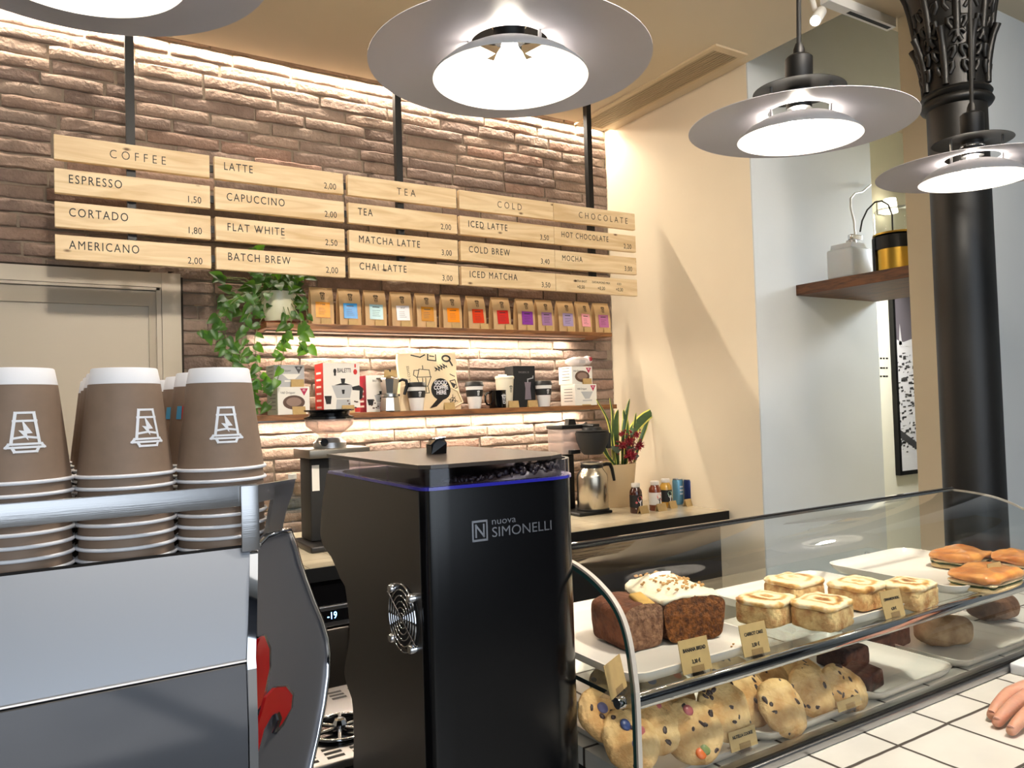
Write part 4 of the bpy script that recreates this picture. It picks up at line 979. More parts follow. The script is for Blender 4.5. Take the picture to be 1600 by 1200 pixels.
# juice bottles, cans, cards at the end of the counter
def juice(px, Yj, label, liquid, lab_col, tree, hgt=.128, r_=.027):
    q = onY(px, 790, Yj); t = thing('juice_bottle', label, 'bottle', (q.x, Yj, ZB))
    obj('bottle_body', MB().lathe([(0, 0), (r_-.002, 0), (r_, .003), (r_, hgt*.68), (r_*.92, hgt*.76), (r_*.66, hgt*.84), (r_*.64, hgt*.87), (0, hgt*.87)], n=36), liquid, t, 40)
    lb = obj('label', MB().lathe([(r_+.0004, hgt*.20), (r_+.0004, hgt*.62)], n=40), lab_col, t, 40)
    obj('bottle_cap', MB().lathe([(r_*.70, hgt*.871), (r_*.72, hgt*.88), (r_*.72, hgt*.985), (r_*.66, hgt), (0, hgt)], n=28), mat('cap_white', C(210, 204, 196), .4), t, 40)
    a0 = -PI/2-.1
    def wrapd(pts, nm, m_, off):
        b = MB(); 
        for poly in pts: b.raw([((r_+off)*math.cos(a0+x/r_), (r_+off)*math.sin(a0+x/r_), hgt*.4+z) for x, z in poly], [tuple(range(len(poly)))])
        obj(nm, b, m_, lb)
    wrapd([circ(.003, .012, .012, .011, 16)[:-1]], 'tree_crown', tree[0], .0008)
    wrapd([[(.001, -.026), (.007, -.026), (.006, .004), (.002, .004)], [(.003, -.006), (.012, .002), (.012, .006), (.003, -.002)], [(.003, -.01), (-.006, 0), (-.006, .004), (.003, -.006)]], 'tree_trunk', tree[1], .0012)
    wrapd([circ(-.014 if tree[2] else .016, -.004, .005, .005, 12)[:-1]], 'round_badge', tree[0], .0009)
M_jd = mat('dark_red_juice', C(62, 24, 14), .12, coat=.5); M_jr = mat('amber_red_juice', C(120, 52, 22), .12, coat=.5); M_jy = mat('golden_juice', C(196, 150, 60), .12, coat=.5)
M_pinkt = mat('pink_print', C(214, 104, 104), .5); M_mint = mat('mint_print', C(168, 206, 180), .5)
juice(994, 2.53, 'dark red juice bottle with a black label, nearest the plant pot', M_jd, M_ink, (M_pinkt, M_whiteink, True))
juice(1024, 2.535, 'juice bottle with a white label and pink tree', M_jr, M_boxw, (M_pinkt, M_ink, False))
juice(1041, 2.575, 'golden juice bottle with a black label and pale green tree', M_jy, M_ink, (M_mint, M_whiteink, False))
def can(px, Yj, label, col, col2, hgt=.118, r_=.0245):
    q = onY(px, 790, Yj); t = thing('drink_can', label, 'can', (q.x, Yj, ZB))
    obj('can_body', MB().lathe([(r_*.8, .002), (r_*.92, .006), (r_, .012), (r_, hgt-.010), (r_*.9, hgt-.003)], n=36), col, t, 40)
    obj('can_end', MB().lathe([(r_*.9, hgt-.0029), (r_*.92, hgt), (r_*.84, hgt-.001), (r_*.82, hgt-.005), (0, hgt-.005)], n=36), M_alu, t, 40)
    obj('can_foot', MB().lathe([(0, .003), (r_*.7, .003), (r_*.78, 0), (r_*.8, .0019)], n=36), M_alu, t, 40)
    b = MB()
    for k, w2 in enumerate((.022, .026, .018)):
        zz_ = hgt*.68-.016*k; b.raw([((r_+.0004)*math.cos(-PI/2-.2+x/r_), (r_+.0004)*math.sin(-PI/2-.2+x/r_), z) for x, z in ((-.004, zz_), (-.004+w2/3, zz_), (-.004+2*w2/3, zz_), (-.004+w2, zz_), (-.004+w2, zz_+.007), (-.004+2*w2/3, zz_+.007), (-.004+w2/3, zz_+.007), (-.004, zz_+.007))], [(0, 1, 6, 7), (1, 2, 5, 6), (2, 3, 4, 5)])
    obj('can_print', b, col2, t)
can(1060, 2.60, 'light blue drink can behind the price cards', mat('light_blue_can', C(96, 146, 172), .3, .4), M_whiteink)
can(1078, 2.555, 'dark blue drink can, furthest right on the back counter', mat('navy_can', C(24, 40, 92), .3, .4), mat('pale_blue_print', C(170, 190, 220), .5))
for px, Yc, lab, ww in ((1008, 2.488, 'kraft price card beside the dark juice bottle', .052), (1036, 2.492, 'kraft price card in front of the white-labelled juice bottle', .058), (1054, 2.520, 'kraft price card in front of the light blue can', .045), (1078, 2.520, 'kraft price card in front of the dark blue can', .042)):
    q = onY(px, 797, Yc); card((q.x, Yc, ZB), lab, ww, .034, .12, .3)
from mathutils import noise as mn
def onP(x, y, p0, n):
    d = ray(x, y); n = Vector(n); return EYE + d*((Vector(p0)-EYE).dot(n)/d.dot(n))
# ------------------------------------------------------------------ work counter under the machine and the grinder
wk = thing('work_counter', 'low work counter carrying the espresso machine and the black grinder', 'counter', (0, 1.0, 0))
obj('counter_top', MB().box(-.9, .612, .56, 1.50, .89, .92), mat('steel_counter', C(120, 120, 120), .3, 1), wk, world=True)
obj('counter_body', MB().box(-.9, .61, .60, 1.46, 0, .8899), M_blackmat, wk, world=True)
ZW = .92
# ------------------------------------------------------------------ espresso machine seen from behind
em = thing('espresso_machine', 'polished espresso machine seen from behind, with a dark side wing and red emblem', 'espresso machine', (-.15, .80, ZW))
M_panel = mat('satin_steel_panel', C(180, 185, 194), .36, 1)
M_mirror = mat('polished_steel', C(150, 154, 164), .07, 1)
M_wing = mat('dark_polished_side', C(104, 104, 108), .34, .45)
XE = .137
def xprism(yz, x0, x1): return MB().prism([(x0, y, z) for y, z in yz], (x1-x0, 0, 0))
obj('body', MB().box(-.62, .120, .672, 1.12, ZW+.05, 1.355), M_blackmat, em, world=True)
for fx, fy in ((-.55, .72), (.09, .72), (-.55, 1.05), (.09, 1.05)):
    obj('foot', MB().lathe([(.022, ZW), (.022, ZW+.049)], c=(fx, fy, 0), n=20, cap0=True, cap1=True), M_black, em, world=True)
obj('cup_tray', MB().rbox(-.62, XE+.006, .664, 1.12, 1.356, 1.3655, .002), M_black, em, world=True)
XT, XB, XL2 = onY(391, 846, .66).x, onY(384, 1033, .615).x, onY(385, 1200, .655).x   # right end of the back: it narrows at the crease
def skew_prism(yzx, x0):
    """profile points (y, z, right-hand x) swept from x0"""
    b = MB(); n_ = len(yzx); b.raw([(x0, y, z) for y, z, x in yzx]+[(x, y, z) for y, z, x in yzx], [tuple(range(n_)), tuple(range(2*n_-1, n_-1, -1))]+[(i, (i+1) % n_, n_+(i+1) % n_, n_+i) for i in range(n_)]); return b
obj('rear_panel', skew_prism([(.6555, 1.3690, XT), (.614, 1.291, XB), (.614, 1.2885, XB), (.6590, 1.3640, XT)], -.62), M_panel, em, world=True)
obj('tray_gasket', MB().prism([(-.62, .6560, 1.3690), (-.62, .6605, 1.3705), (-.62, .6690, 1.3660), (-.62, .6600, 1.3635)], (.62+XT, 0, 0)), M_black, em, world=True)
obj('panel_lip', MB().tube([(-.62, .6135, 1.2885), (XB, .6135, 1.2885)], .0022, 10), M_chrome, em, world=True)
pr = [(.6145, 1.2865, XB), (.622, 1.235, XB*.7+XL2*.3), (.634, 1.17, XB*.4+XL2*.6), (.652, 1.08, XL2), (.668, ZW+.055, XL2)]
obj('lower_panel', skew_prism(pr+[(y+.003, z, x) for y, z, x in pr[::-1]], -.62), M_mirror, em, 30, world=True)
# chrome edge strip following the panel profile
pe = [(.662, 1.378, XT), (.640, 1.345, XT*.6+XB*.4), (.6125, 1.290, XB), (.6105, 1.283, XB), (.619, 1.235, XB*.7+XL2*.3), (.631, 1.17, XB*.4+XL2*.6), (.649, 1.08, XL2), (.665, ZW+.055, XL2)]
b = MB(); v = []; f = []
for y, z, x in pe: v += [(x+.0004, y, z), (x+.0070, y, z), (x+.0070, y+.012, z), (x+.0004, y+.012, z)]
for i in range(len(pe)-1):
    for k in range(4): f.append((4*i+k, 4*i+(k+1) % 4, 4*i+4+(k+1) % 4, 4*i+4+k))
f += [(0, 1, 2, 3), tuple(4*len(pe)-4+k for k in range(4))]
b.raw(v, f); obj('edge_strip', b, M_chrome, em, 20, world=True)
WN = Vector((1, -1, 0)); WP = Vector((.1475, .660, 1.373))
out = [(402, 850), (414, 838), (437, 830), (450, 829), (458, 850), (466, 880), (475, 905), (488, 940), (500, 968), (508, 995), (511, 1020), (510, 1055), (504, 1100), (494, 1150), (484, 1195), (476, 1240), (470, 1290), (402, 1290)]
W3 = [onP(x, y, WP, WN) for x, y in out]
obj('side_wing', MB().prism(W3, Vector((-.004, .004, 0))), M_wing, em, world=True)
obj('wing_rim', MB().tube([p+Vector((.0006, -.0006, 0)) for p in W3[:-1]], .0030, 10), M_chrome, em, 60, world=True)
def wing_shape(name, px, m_, lift, th):
    P = [onP(x, y, WP+Vector((lift, -lift, 0)), WN) for x, y in px]; return obj(name, MB().prism(P, Vector((-th, th, 0))), m_, em, world=True)
pet1 = [(400.5, 1016), (406, 998), (413, 994), (421, 1014), (421, 1044), (414, 1079), (408, 1102), (400.5, 1110)]
pet2 = [(400.5, 1140), (409, 1116), (416, 1090), (430, 1075), (447, 1073), (457, 1086), (455, 1107), (441, 1131), (429, 1145), (439, 1124), (437, 1111), (425, 1118), (413, 1139), (403, 1178), (400.5, 1182)]
def grow(px, k):
    cx_ = sum(p[0] for p in px)/len(px); cy_ = sum(p[1] for p in px)/len(px)
    return [(x+(2.6 if x > cx_ else -.2)*k, y+(2.4 if y > cy_ else -2.8)*k) for x, y in px]
M_red2 = mat('red_enamel', C(150, 14, 18), .22, coat=.4)
wing_shape('emblem_backing', grow(pet1, 1), M_chrome, .0022, .002); wing_shape('emblem_backing', grow(pet2, 1), M_chrome, .0022, .002)
wing_shape('red_emblem', pet1, M_red2, .0042, .0019); wing_shape('red_emblem', pet2, M_red2, .0042, .0019)
wing_shape('emblem_tip', [(437, 1112), (441, 1122), (434, 1142), (428, 1146), (436, 1126), (433, 1115)], M_chrome, .0056, .0013)
# cup rail
obj('rail', MB().rbox(-.62, .1475, .652, .6555, 1.4035, 1.4210, .0012, seg=2), M_steel, em, 30, world=True)
q = MB(); rl_ = [onP(x, y, (.1475, .6535, 1.4), WN) for x, y in ((401, 758), (462, 748), (457, 772), (401, 786))]; q.prism(rl_, Vector((-.0025, .0025, 0)))
obj('side_rail', q, M_steel, em, world=True)
q = MB(); q.rbox(.1330, .1475, .6495, .6518, 1.3665, 1.4205, .001, seg=2); obj('rail_leg', q, M_steel, em, 30, world=True)
q = MB(); q.prism([onP(x, y, (.1500, .6560, 1.4), WN) for x, y in ((428, 760), (459, 752), (456, 774), (447, 800), (441, 828), (418, 833), (424, 800), (428, 779))], Vector((-.0025, .0025, 0))); obj('rail_leg', q, M_steel, em, world=True)

# ------------------------------------------------------------------ stacked paper cups on the machine
M_cupb = mat('brown_paper', C(132, 110, 92), .6, noise=.08, nscale=90)
M_cupwh = mat('white_paper', C(226, 226, 230), .5)
CH, RB, RT = .0872, .0362, .0254
rad = lambda z: RB+(RT-RB)*z/CH
cup_wall = MB().lathe([(rad(.0022)-.0004, .0022), (rad(.0742), .0742)], n=56).mesh('cup_wall', M_cupb, 60)
cup_rim = MB().lathe([(RB-.0008, .0), (RB+.0008, -.0002), (RB+.0018, .0012), (RB+.0009, .0027), (RB-.0006, .0026), (RB-.0014, .0012), (RB-.0008, 0)], n=56).mesh('rim', M_cupwh, 70)
cup_band = MB().lathe([(rad(.0742), .0743), (rad(CH)-.0006, CH-.0008), (rad(CH)-.0014, CH), (rad(CH)-.003, CH-.0004), (rad(CH)-.0035, CH-.006), (0, CH-.006)], n=56).mesh('base_band', M_cupwh, 50)
def cup_logo(parent, a0):
    V, F = logo2d(.11, True); b = MB(); P = []
    for x, y in V:
        z = .0385+y*.0152; r_ = rad(z)+.0004; a = a0+x*.0198/r_; P.append((r_*math.cos(a), r_*math.sin(a), z))
    b.raw(P, F); return obj('cup_logo', b, M_whiteink, parent)
M_badge = [mat('blue_badge_print', C(70, 150, 190), .5), mat('red_badge_print', C(190, 40, 44), .5)]
names = {(-1, 0): 'front left', (0, 0): 'front middle', (1, 0): 'front right'}
PITCH_ = .00945; ZT = 1.3660
for row in range(4):
    for k in (-1, 0, 1):
        cx_ = .053+.0742*k+(.004 if row else 0)*0; cy2 = .7005+.0765*row
        if row and k == 1 and cx_ > .12: cx_ += .0
        n = 8 if row == 0 else 8
        for i in range(n):
            topc = i == n-1; z = ZT+i*PITCH_+.0003
            nm = names.get((k, row))
            if nm:
                lab = f'upturned brown paper cup with a white logo, top of the {nm} stack' if topc else (f'brown paper cup at the bottom of the {nm} stack on the machine' if i == 0 else f'nested brown paper cup inside the {nm} stack, between its top and bottom')
                grp = f'{nm} stack of paper cups'
            else:
                lab = 'upturned brown paper cup topping a stack behind the front row of cups' if topc else 'brown paper cup nested in a stack behind the front row of cups'
                grp = 'rear stacks of paper cups'
            t = thing('paper_cup', lab, 'cup', (cx_, cy2, z), 0, grp)
            put('cup_wall', cup_wall, t); put('rim', cup_rim, t)
            if topc:
                put('base_band', cup_band, t)
                vd = math.atan2(-cy2, -cx_)
                if row == 0: cup_logo(t, vd+{-1: .14, 0: .52, 1: .16}[k])
                elif k >= 0:
                    a0 = vd-.72; r_ = rad(.05)+.0004
                    for j in (0, 1):
                        b = MB(); a1 = a0+(-.2+.22*j); b.raw([((rad(z_)+.0004)*math.cos(a), (rad(z_)+.0004)*math.sin(a), z_) for a, z_ in ((a1, .044), (a1+.2, .044), (a1+.2, .056), (a1, .056))], [(0, 1, 2, 3)])
                        obj('badge_print', b, M_badge[j], t)

# ------------------------------------------------------------------ big black grinder
gr = thing('black_grinder', 'large black espresso grinder seen from behind, with a bean hopper on top', 'grinder', (.45, .90, ZW))
XL, XR, YF0 = .3404, .5570, .744
M_gblack = mat('black_powder_coat', C(9, 9, 11), .20)
side_px = [(511, 742), (506, 775), (499, 829), (504, 851), (518, 870), (534, 905), (540, 917), (546, 961), (548, 996), (542, 1025), (537, 1050), (543, 1072), (551, 1092), (554, 1130), (553, 1192), (553, 1300)]
prof_yz = [(p.y, p.z) for p in (onX(x, y, XL) for x, y in side_px)]
prof_yz[-1] = (prof_yz[-1][0], ZW+.012)
ZS = 1.3903
prof_yz[0] = (prof_yz[0][0], ZS)
def plan(yb, ins=0.0, z=0):
    P = [(XL+ins, yb), ]
    for k in range(6):
        a = PI+(PI/2)*k/5; P.append((XL+ins+.014*(1+math.cos(a)), YF0+ins+.014*(1+math.sin(a))))
    for k in range(1, 9):
        u = k/9; P.append((XL+.014+(XR-.055-XL-.014)*u, YF0+ins-.004*math.sin(PI*u*.5)))
    for k in range(12):
        a = -PI/2+(PI/2)*k/11; P.append((XR-ins-.055+.055*math.cos(a), YF0+ins-.004+.062+.062*math.sin(a)))
    P.append((XR-ins, yb)); return P
def loft(levels):
    b = MB(); v = []; k = None; f = []
    for P, z in levels:
        k = len(P); v += [(x, y, z) for x, y in P]
    n = len(levels)
    for j in range(n-1):
        for i in range(k): f.append((j*k+i, j*k+(i+1) % k, (j+1)*k+(i+1) % k, (j+1)*k+i))
    f.append(tuple(range(k-1, -1, -1))); f.append(tuple((n-1)*k+i for i in range(k)))
    return b.raw(v, f)
# smooth the rear profile a little
pf = []
for (a, b_) in zip(prof_yz[:-1], prof_yz[1:]):
    for q in range(3): t = q/3; pf.append((a[0]+(b_[0]-a[0])*t, a[1]+(b_[1]-a[1])*t))
pf.append(prof_yz[-1])
sm = pf[:]
for it in range(3): sm = [sm[0]]+[((sm[i-1][0]+2*sm[i][0]+sm[i+1][0])/4, sm[i][1]) for i in range(1, len(sm)-1)]+[sm[-1]]
obj('housing', loft([(plan(y), z) for y, z in sm]), M_gblack, gr, 35, world=True)
obj('side_plate', MB().prism([(XL-.0006, y, z) for i, (y, z) in enumerate(sm)]+[(XL-.0006, YF0+.014, ZW+.012), (XL-.0006, YF0+.014, ZS-.001)], (.0005, 0, 0)), mat('grey_brown_side_plate', C(62, 56, 50), .33, .3), gr, world=True)  # side plate coloured lighter and browner than the black housing
obj('base_foot', loft([(plan(prof_yz[-1][0], .01), ZW), (plan(prof_yz[-1][0], .01), ZW+.0119)]), M_black, gr, 35, world=True)
yb = 1.068
obj('blue_band', loft([(plan(yb, -.0015), ZS+.0003), (plan(yb, -.0015), ZS+.0038)]), mat('deep_blue_acrylic', C(40, 40, 150), .1, coat=.6), gr, 35, world=True)
def shell(ins0, ins1, z0, z1):
    b = MB(); A = plan(yb, ins0); B = plan(yb, ins1); k = len(A)
    v = [(x, y, z0) for x, y in A]+[(x, y, z1) for x, y in A]+[(x, y, z0) for x, y in B]+[(x, y, z1) for x, y in B]; f = []
    for i in range(k):
        j = (i+1) % k; f += [(i, j, k+j, k+i), (2*k+j, 2*k+i, 3*k+i, 3*k+j), (k+i, k+j, 3*k+j, 3*k+i)]
    return b.raw(v, f)
M_hop = thin_glass('smoky_hopper_plastic', (.86, .86, .92, 1), 1.42, .03)
obj('hopper', shell(.0, .003, ZS+.0039, 1.4136), M_hop, gr, 35, world=True)
hp = MB()
for y in (.855, .95): hp.box(XL+.003, XL+.0045, y, y+.003, ZS+.004, 1.4125)
obj('hopper_ribs', hp, M_hop, gr, world=True)
b = MB(); rb = random.Random(21)
heap = MB(); P = plan(1.03, .006); P2 = plan(1.03, .010)
v = [(x, y, ZS+.0041) for x, y in P]+[(x, y, ZS+.006+.006*max(0, min(1, (x-.415)/.055))) for x, y in P2]; k = len(P)
b.raw(v, [(i, (i+1) % k, k+(i+1) % k, k+i) for i in range(k)]+[tuple(k+i for i in range(k))])
for i in range(340):
    u = rb.random(); j = rb.uniform(.25, .97)*k; a = P2[int(j)]; c2 = P2[(int(j)+1) % k]; fr = j-int(j); x = a[0]+(c2[0]-a[0])*fr; y = a[1]+(c2[1]-a[1])*fr
    x += (.46-x)*.08*u; y += (.93-y)*.10*u
    hmax = .002+.009*max(0, min(1, (x-.42)/.05)); z = ZS+.0065+rb.uniform(0, 1)*hmax
    R_ = Euler((rb.uniform(0, 6), rb.uniform(0, 6), rb.uniform(0, 6))).to_matrix().to_4x4()
    b.ball((x, y, z), (.0052, .0036, .0026), 7, 5, R_)
tag(obj('coffee_beans', b, mat('roasted_beans', C(34, 22, 18), .4), gr, 60, world=True), kind='stuff')
lid_y0 = .812
LP = [(XL-.001, 1.073), (XL-.001, YF0+.012), (XL+.010, YF0+.003), (XL+.03, YF0+.001), (XR-.10, YF0+.001), (XR-.045, YF0+.010), (XR-.015, YF0+.030), (XR, YF0+.065), (XR+.001, 1.073)]
obj('lid', MB().prism([(x, y, 1.4138) for x, y in LP], (0, 0, .0042)), mat('brown_black_lid', C(52, 44, 38), .30, coat=.25), gr, world=True)
kp = onZ(682, 709, 1.4180)
kb = MB(); kb.prism([(kp.x-.011, kp.y-.008, 1.4181), (kp.x+.011, kp.y-.008, 1.4181), (kp.x+.011, kp.y-.010, 1.4322), (kp.x+.009, kp.y-.006, 1.4382), (kp.x-.004, kp.y-.004, 1.4384), (kp.x-.010, kp.y-.006, 1.4292)], (0, .016, 0))
obj('lid_knob', kb, M_blackgloss, gr, world=True)
obj('knob_cap', MB().prism([(kp.x-.010, kp.y-.0085, 1.4298), (kp.x-.002, kp.y-.0085, 1.4366), (kp.x+.011, kp.y-.0085, 1.4386), (kp.x+.011, kp.y-.0085, 1.4402), (kp.x-.003, kp.y-.0085, 1.4384), (kp.x-.012, kp.y-.0085, 1.4310)], (0, .017, 0)), M_chrome, gr, world=True)
# fan grille on the side
fc = onX(636, 964, XL); Mf = Matrix.Translation((XL-.006, fc.y, fc.z)) @ Matrix.Rotation(-PI/2, 4, 'Y')
fg = MB()
for r_ in (.0375, .031, .0245, .018, .0115, .0055):
    fg.tube([Mf @ Vector((r_*math.cos(2*PI*k/32), r_*math.sin(2*PI*k/32), 0)) for k in range(33)], .0011, 6, False)
for a in (PI/4, ):
    fg.tube([Mf @ Vector((.044*math.cos(a+.25)*s_, .044*math.sin(a+.25)*s_, .0012)) for s_ in (-1, 1)], .0012, 6)
obj('fan_guard', fg, M_chrome, gr, 60, world=True)
obj('fan_opening', MB().lathe([(0, 0), (.036, 0), (.036, .0012), (0, .0012)], n=32, M=Matrix.Translation((XL-.0002, fc.y, fc.z)) @ Matrix.Rotation(-PI/2, 4, 'Y')), M_blackmat, gr, world=True)
for (x, y) in ((620, 918), (650, 934), (621, 995), (652, 1013)):
    p = onX(x, y, XL); obj('screw', MB().lathe([(0, 0), (.0055, 0), (.0055, .008), (.004, .010), (0, .010)], n=14, M=Matrix.Translation((XL-.0001, p.y, p.z)) @ Matrix.Rotation(-PI/2, 4, 'Y')), M_chrome, gr, 40, world=True)
# maker's lettering on the rear
def front_y(x):
    if x < XR-.055: return YF0-.004*math.sin(PI*.5*(x-XL-.014)/(XR-.055-XL-.014))
    c = (x-(XR-.055))/.055; return YF0-.004+.062-.062*math.sqrt(max(0, 1-c*c))
def on_front(me, x0, z0, nm, m_=None, off=.0006):
    for vv in me.vertices:
        x = x0+vv.co.x; vv.co = (x, front_y(x)-off, z0+vv.co.y)
    return put(nm, me, gr, world=True)
la, lb_ = onY(768, 830, YF0-.003), onY(870, 824, YF0+.005)
M_lett = mat('chrome_lettering', C(150, 152, 158), .28, .8)
mt = text_mesh('SIMONELLI', .0185, M_lett, 'LEFT', 1.0, 0, 1.0, 0); wx = max(v_.co.x for v_ in mt.vertices); mt.transform(Matrix.Diagonal((.080/wx, .86, 1, 1)))
on_front(mt, la.x, la.z-.002, 'lettering')
mt = text_mesh('nuova', .0110, M_lett, 'LEFT', 1.2, 0); on_front(mt, la.x, la.z+.0105, 'lettering')
V, F = strips([[(-1, -1), (1, -1), (1, 1), (-1, 1), (-1, -1)], [(-.55, -.6), (-.55, .6), (.55, -.6), (.55, .6)]], .22)
bm_ = MB(); bm_.raw([(x*.0088, y*.0105, 0) for x, y in V], F); on_front(bm_.mesh('maker_mark', M_lett), la.x-.0145, la.z+.002, 'maker_mark')

# drip grate with rinser behind the machine
dg = thing('drip_grate', 'slotted steel drip grate with a star-shaped glass rinser, between machine and grinder', 'drip grate', (.42, 1.32, ZW))
obj('grate_plate', MB().rbox(.20, .60, 1.17, 1.485, ZW+.0005, ZW+.014, .003), M_steel, dg, 30, world=True)
for y in (1.185, 1.42):
  sl = MB()
  for i in range(8):
    sl.box(.24+.042*i, .268+.042*i, y, y+.008, ZW+.0141, ZW+.0145); sl.box(.24+.042*i, .268+.042*i, y+.016, y+.024, ZW+.0141, ZW+.0145); sl.box(.24+.042*i, .268+.042*i, y+.032, y+.040, ZW+.0141, ZW+.0145)
  obj('slot_pattern', sl, M_blackmat, dg, world=True)
rc = onZ(531, 1140, ZW+.016)
obj('rinser_bowl', MB().lathe([(0, .0146), (.052, .0147), (.054, .018), (.058, .018), (.058, .0146)], c=(rc.x, rc.y, ZW), n=40), M_blackgloss, dg, 40, world=True)
st_ = MB()
for k in range(6):
    a = k*PI/3+.2; st_.tube([(rc.x+.010*math.cos(a), rc.y+.010*math.sin(a), ZW+.021), (rc.x+.055*math.cos(a), rc.y+.055*math.sin(a), ZW+.021)], .0035, 8)
st_.tube([(rc.x+.055*math.cos(2*PI*k/40), rc.y+.055*math.sin(2*PI*k/40), ZW+.021) for k in range(41)], .003, 8, False)
obj('rinser_star', st_, M_chrome, dg, 60, world=True)
obj('rinser_nozzle', MB().lathe([(.013, .0185), (.013, .027), (.009, .034), (.004, .036), (0, .036)], c=(rc.x, rc.y, ZW), n=8), M_chrome, dg, world=True)
# ------------------------------------------------------------------ service counter with white tiles
ZK = 1.01
M_tile1 = tile_material('white_glazed_tiles', .118, .963, .614, C(226, 222, 212), C(70, 62, 54), .0034)
sc_ = thing('service_counter', 'customer counter with white handmade tiles under the pastry case', 'counter', (1.4, .80, 0))
obj('tiled_top', MB().box(.616, 2.3, .4925, 1.16, .985, ZK), M_tile1, sc_, world=True)
obj('black_edge', MB().box(.616, 2.3, .487, .4924, .975, ZK+.0005), M_black, sc_, world=True)
obj('counter_body', MB().box(.62, 2.3, .52, 1.14, 0, .9849), M_blackmat, sc_, world=True)

# ------------------------------------------------------------------ curved glass pastry case
X0, X1, YG = .563+.055, 1.562, .671
X0 = .620
dc = thing('pastry_case', 'curved glass pastry display case with a chrome shelf rail on the tiled counter', 'display case', (1.1, .85, ZK))
GP = [(YG, ZK+.014), (YG, 1.138), (.6745, 1.173), (.681, 1.207), (.692, 1.231), (.709, 1.248), (.73, 1.260), (.752, 1.269), (.776, 1.2755), (.80, 1.2795), (.83, 1.2822), (.855, 1.2835)]
def smooth2(P, n=4):
    o = []
    for i in range(len(P)-1):
        p0, p1, p2, p3 = P[max(i-1, 0)], P[i], P[i+1], P[min(i+2, len(P)-1)]
        for q in range(n):
            t = q/n; o.append(tuple(.5*((2*p1[k])+(p2[k]-p0[k])*t+(2*p0[k]-5*p1[k]+4*p2[k]-p3[k])*t*t+(3*p1[k]-p0[k]-3*p2[k]+p3[k])*t**3) for k in (0, 1)))
    return o+[P[-1]]
GS = smooth2(GP)
GX0 = .563
b = MB(); n = len(GS)
b.raw([(x, y, z) for x in (GX0, X1) for y, z in GS], [(i, i+1, n+i+1, n+i) for i in range(n-1)])
obj('front_glass', b, M_glass, dc, 80, world=True)
M_gedge = mat('green_glass_edge', C(40, 74, 72), .15, coat=.5); M_gedge2 = mat('pale_edge_trim', C(196, 188, 176), .25)
def edge(x, w_, off, m_, nm):
    b = MB(); v = []; 
    for i, (y, z) in enumerate(GS):
        a = GS[max(i-1, 0)]; c2 = GS[min(i+1, n-1)]; ty, tz = c2[0]-a[0], c2[1]-a[1]; L = math.hypot(ty, tz); ny, nz = -tz/L, ty/L
        v += [(x, y+ny*off[0], z+nz*off[0]), (x+w_, y+ny*off[0], z+nz*off[0]), (x+w_, y+ny*off[1], z+nz*off[1]), (x, y+ny*off[1], z+nz*off[1])]
    f = []
    for i in range(n-1):
        for k in range(4): f.append((4*i+k, 4*i+(k+1) % 4, 4*i+4+(k+1) % 4, 4*i+4+k))
    f += [(0, 1, 2, 3), (4*n-4, 4*n-3, 4*n-2, 4*n-1)]
    b.raw(v, f); return obj(nm, b, m_, dc, world=True)
edge(GX0-.0035, .0035, (-.0002, -.0062), M_gedge, 'glass_edge'); edge(GX0-.0040, .0060, (.0, .0032), M_gedge2, 'edge_trim')
edge(X1, .002, (-.0002, -.004), M_gedge2, 'glass_edge')
def pane(x, nm):
    P = [(x, y, z) for y, z in GS]+[(x, .855, ZK+.014)]
    b = MB(); b.raw(P, [tuple(range(len(P)))]); return obj(nm, b, M_glass, dc, world=True)
pane(X1-.001, 'end_glass')
obj('rear_top_rail', MB().box(GX0, X1, .8552, .8600, 1.2800, 1.2875), M_chrome, dc, world=True)
obj('rear_gasket', MB().box(GX0, X1, .8515, .8550, 1.2845, 1.2868), M_black, dc, world=True)
obj('bottom_rail', MB().rbox(GX0, X1, .662, .690, ZK+.0005, ZK+.013, .003), M_alu, dc, 30, world=True)
obj('bottom_gasket', MB().box(GX0, X1, .6660, .6700, ZK+.0132, ZK+.0165), M_black, dc, world=True)
obj('glass_shelf', MB().box(GX0, X1, .688, 1.05, 1.132, 1.1375), thin_glass('shelf_glass', (.93, .96, .95, 1)), dc, world=True)
obj('shelf_edge', MB().box(GX0-.0006, GX0, .690, 1.05, 1.132, 1.1375), mat('dark_glass_edge', C(36, 46, 46), .2), dc, world=True)
obj('shelf_rail', MB().rbox(GX0+.004, X1-.004, .6745, .6875, 1.1275, 1.1440, .004), M_chrome, dc, 40, world=True)
obj('rail_clamp', MB().lathe([(0, 0), (.0065, 0), (.0075, .003), (.0065, .010), (0, .010)], n=18, M=Matrix.Translation((GX0-.003, .692, 1.135)) @ Matrix.Rotation(-PI/2, 4, 'Y')), M_chrome, dc, 40, world=True)
for x in (.63, 1.54):
    obj('shelf_support', MB().lathe([(.006, ZK), (.006, 1.1319)], c=(x, 1.035, 0), n=14, cap0=True, cap1=True), M_chrome, dc, 40, world=True)

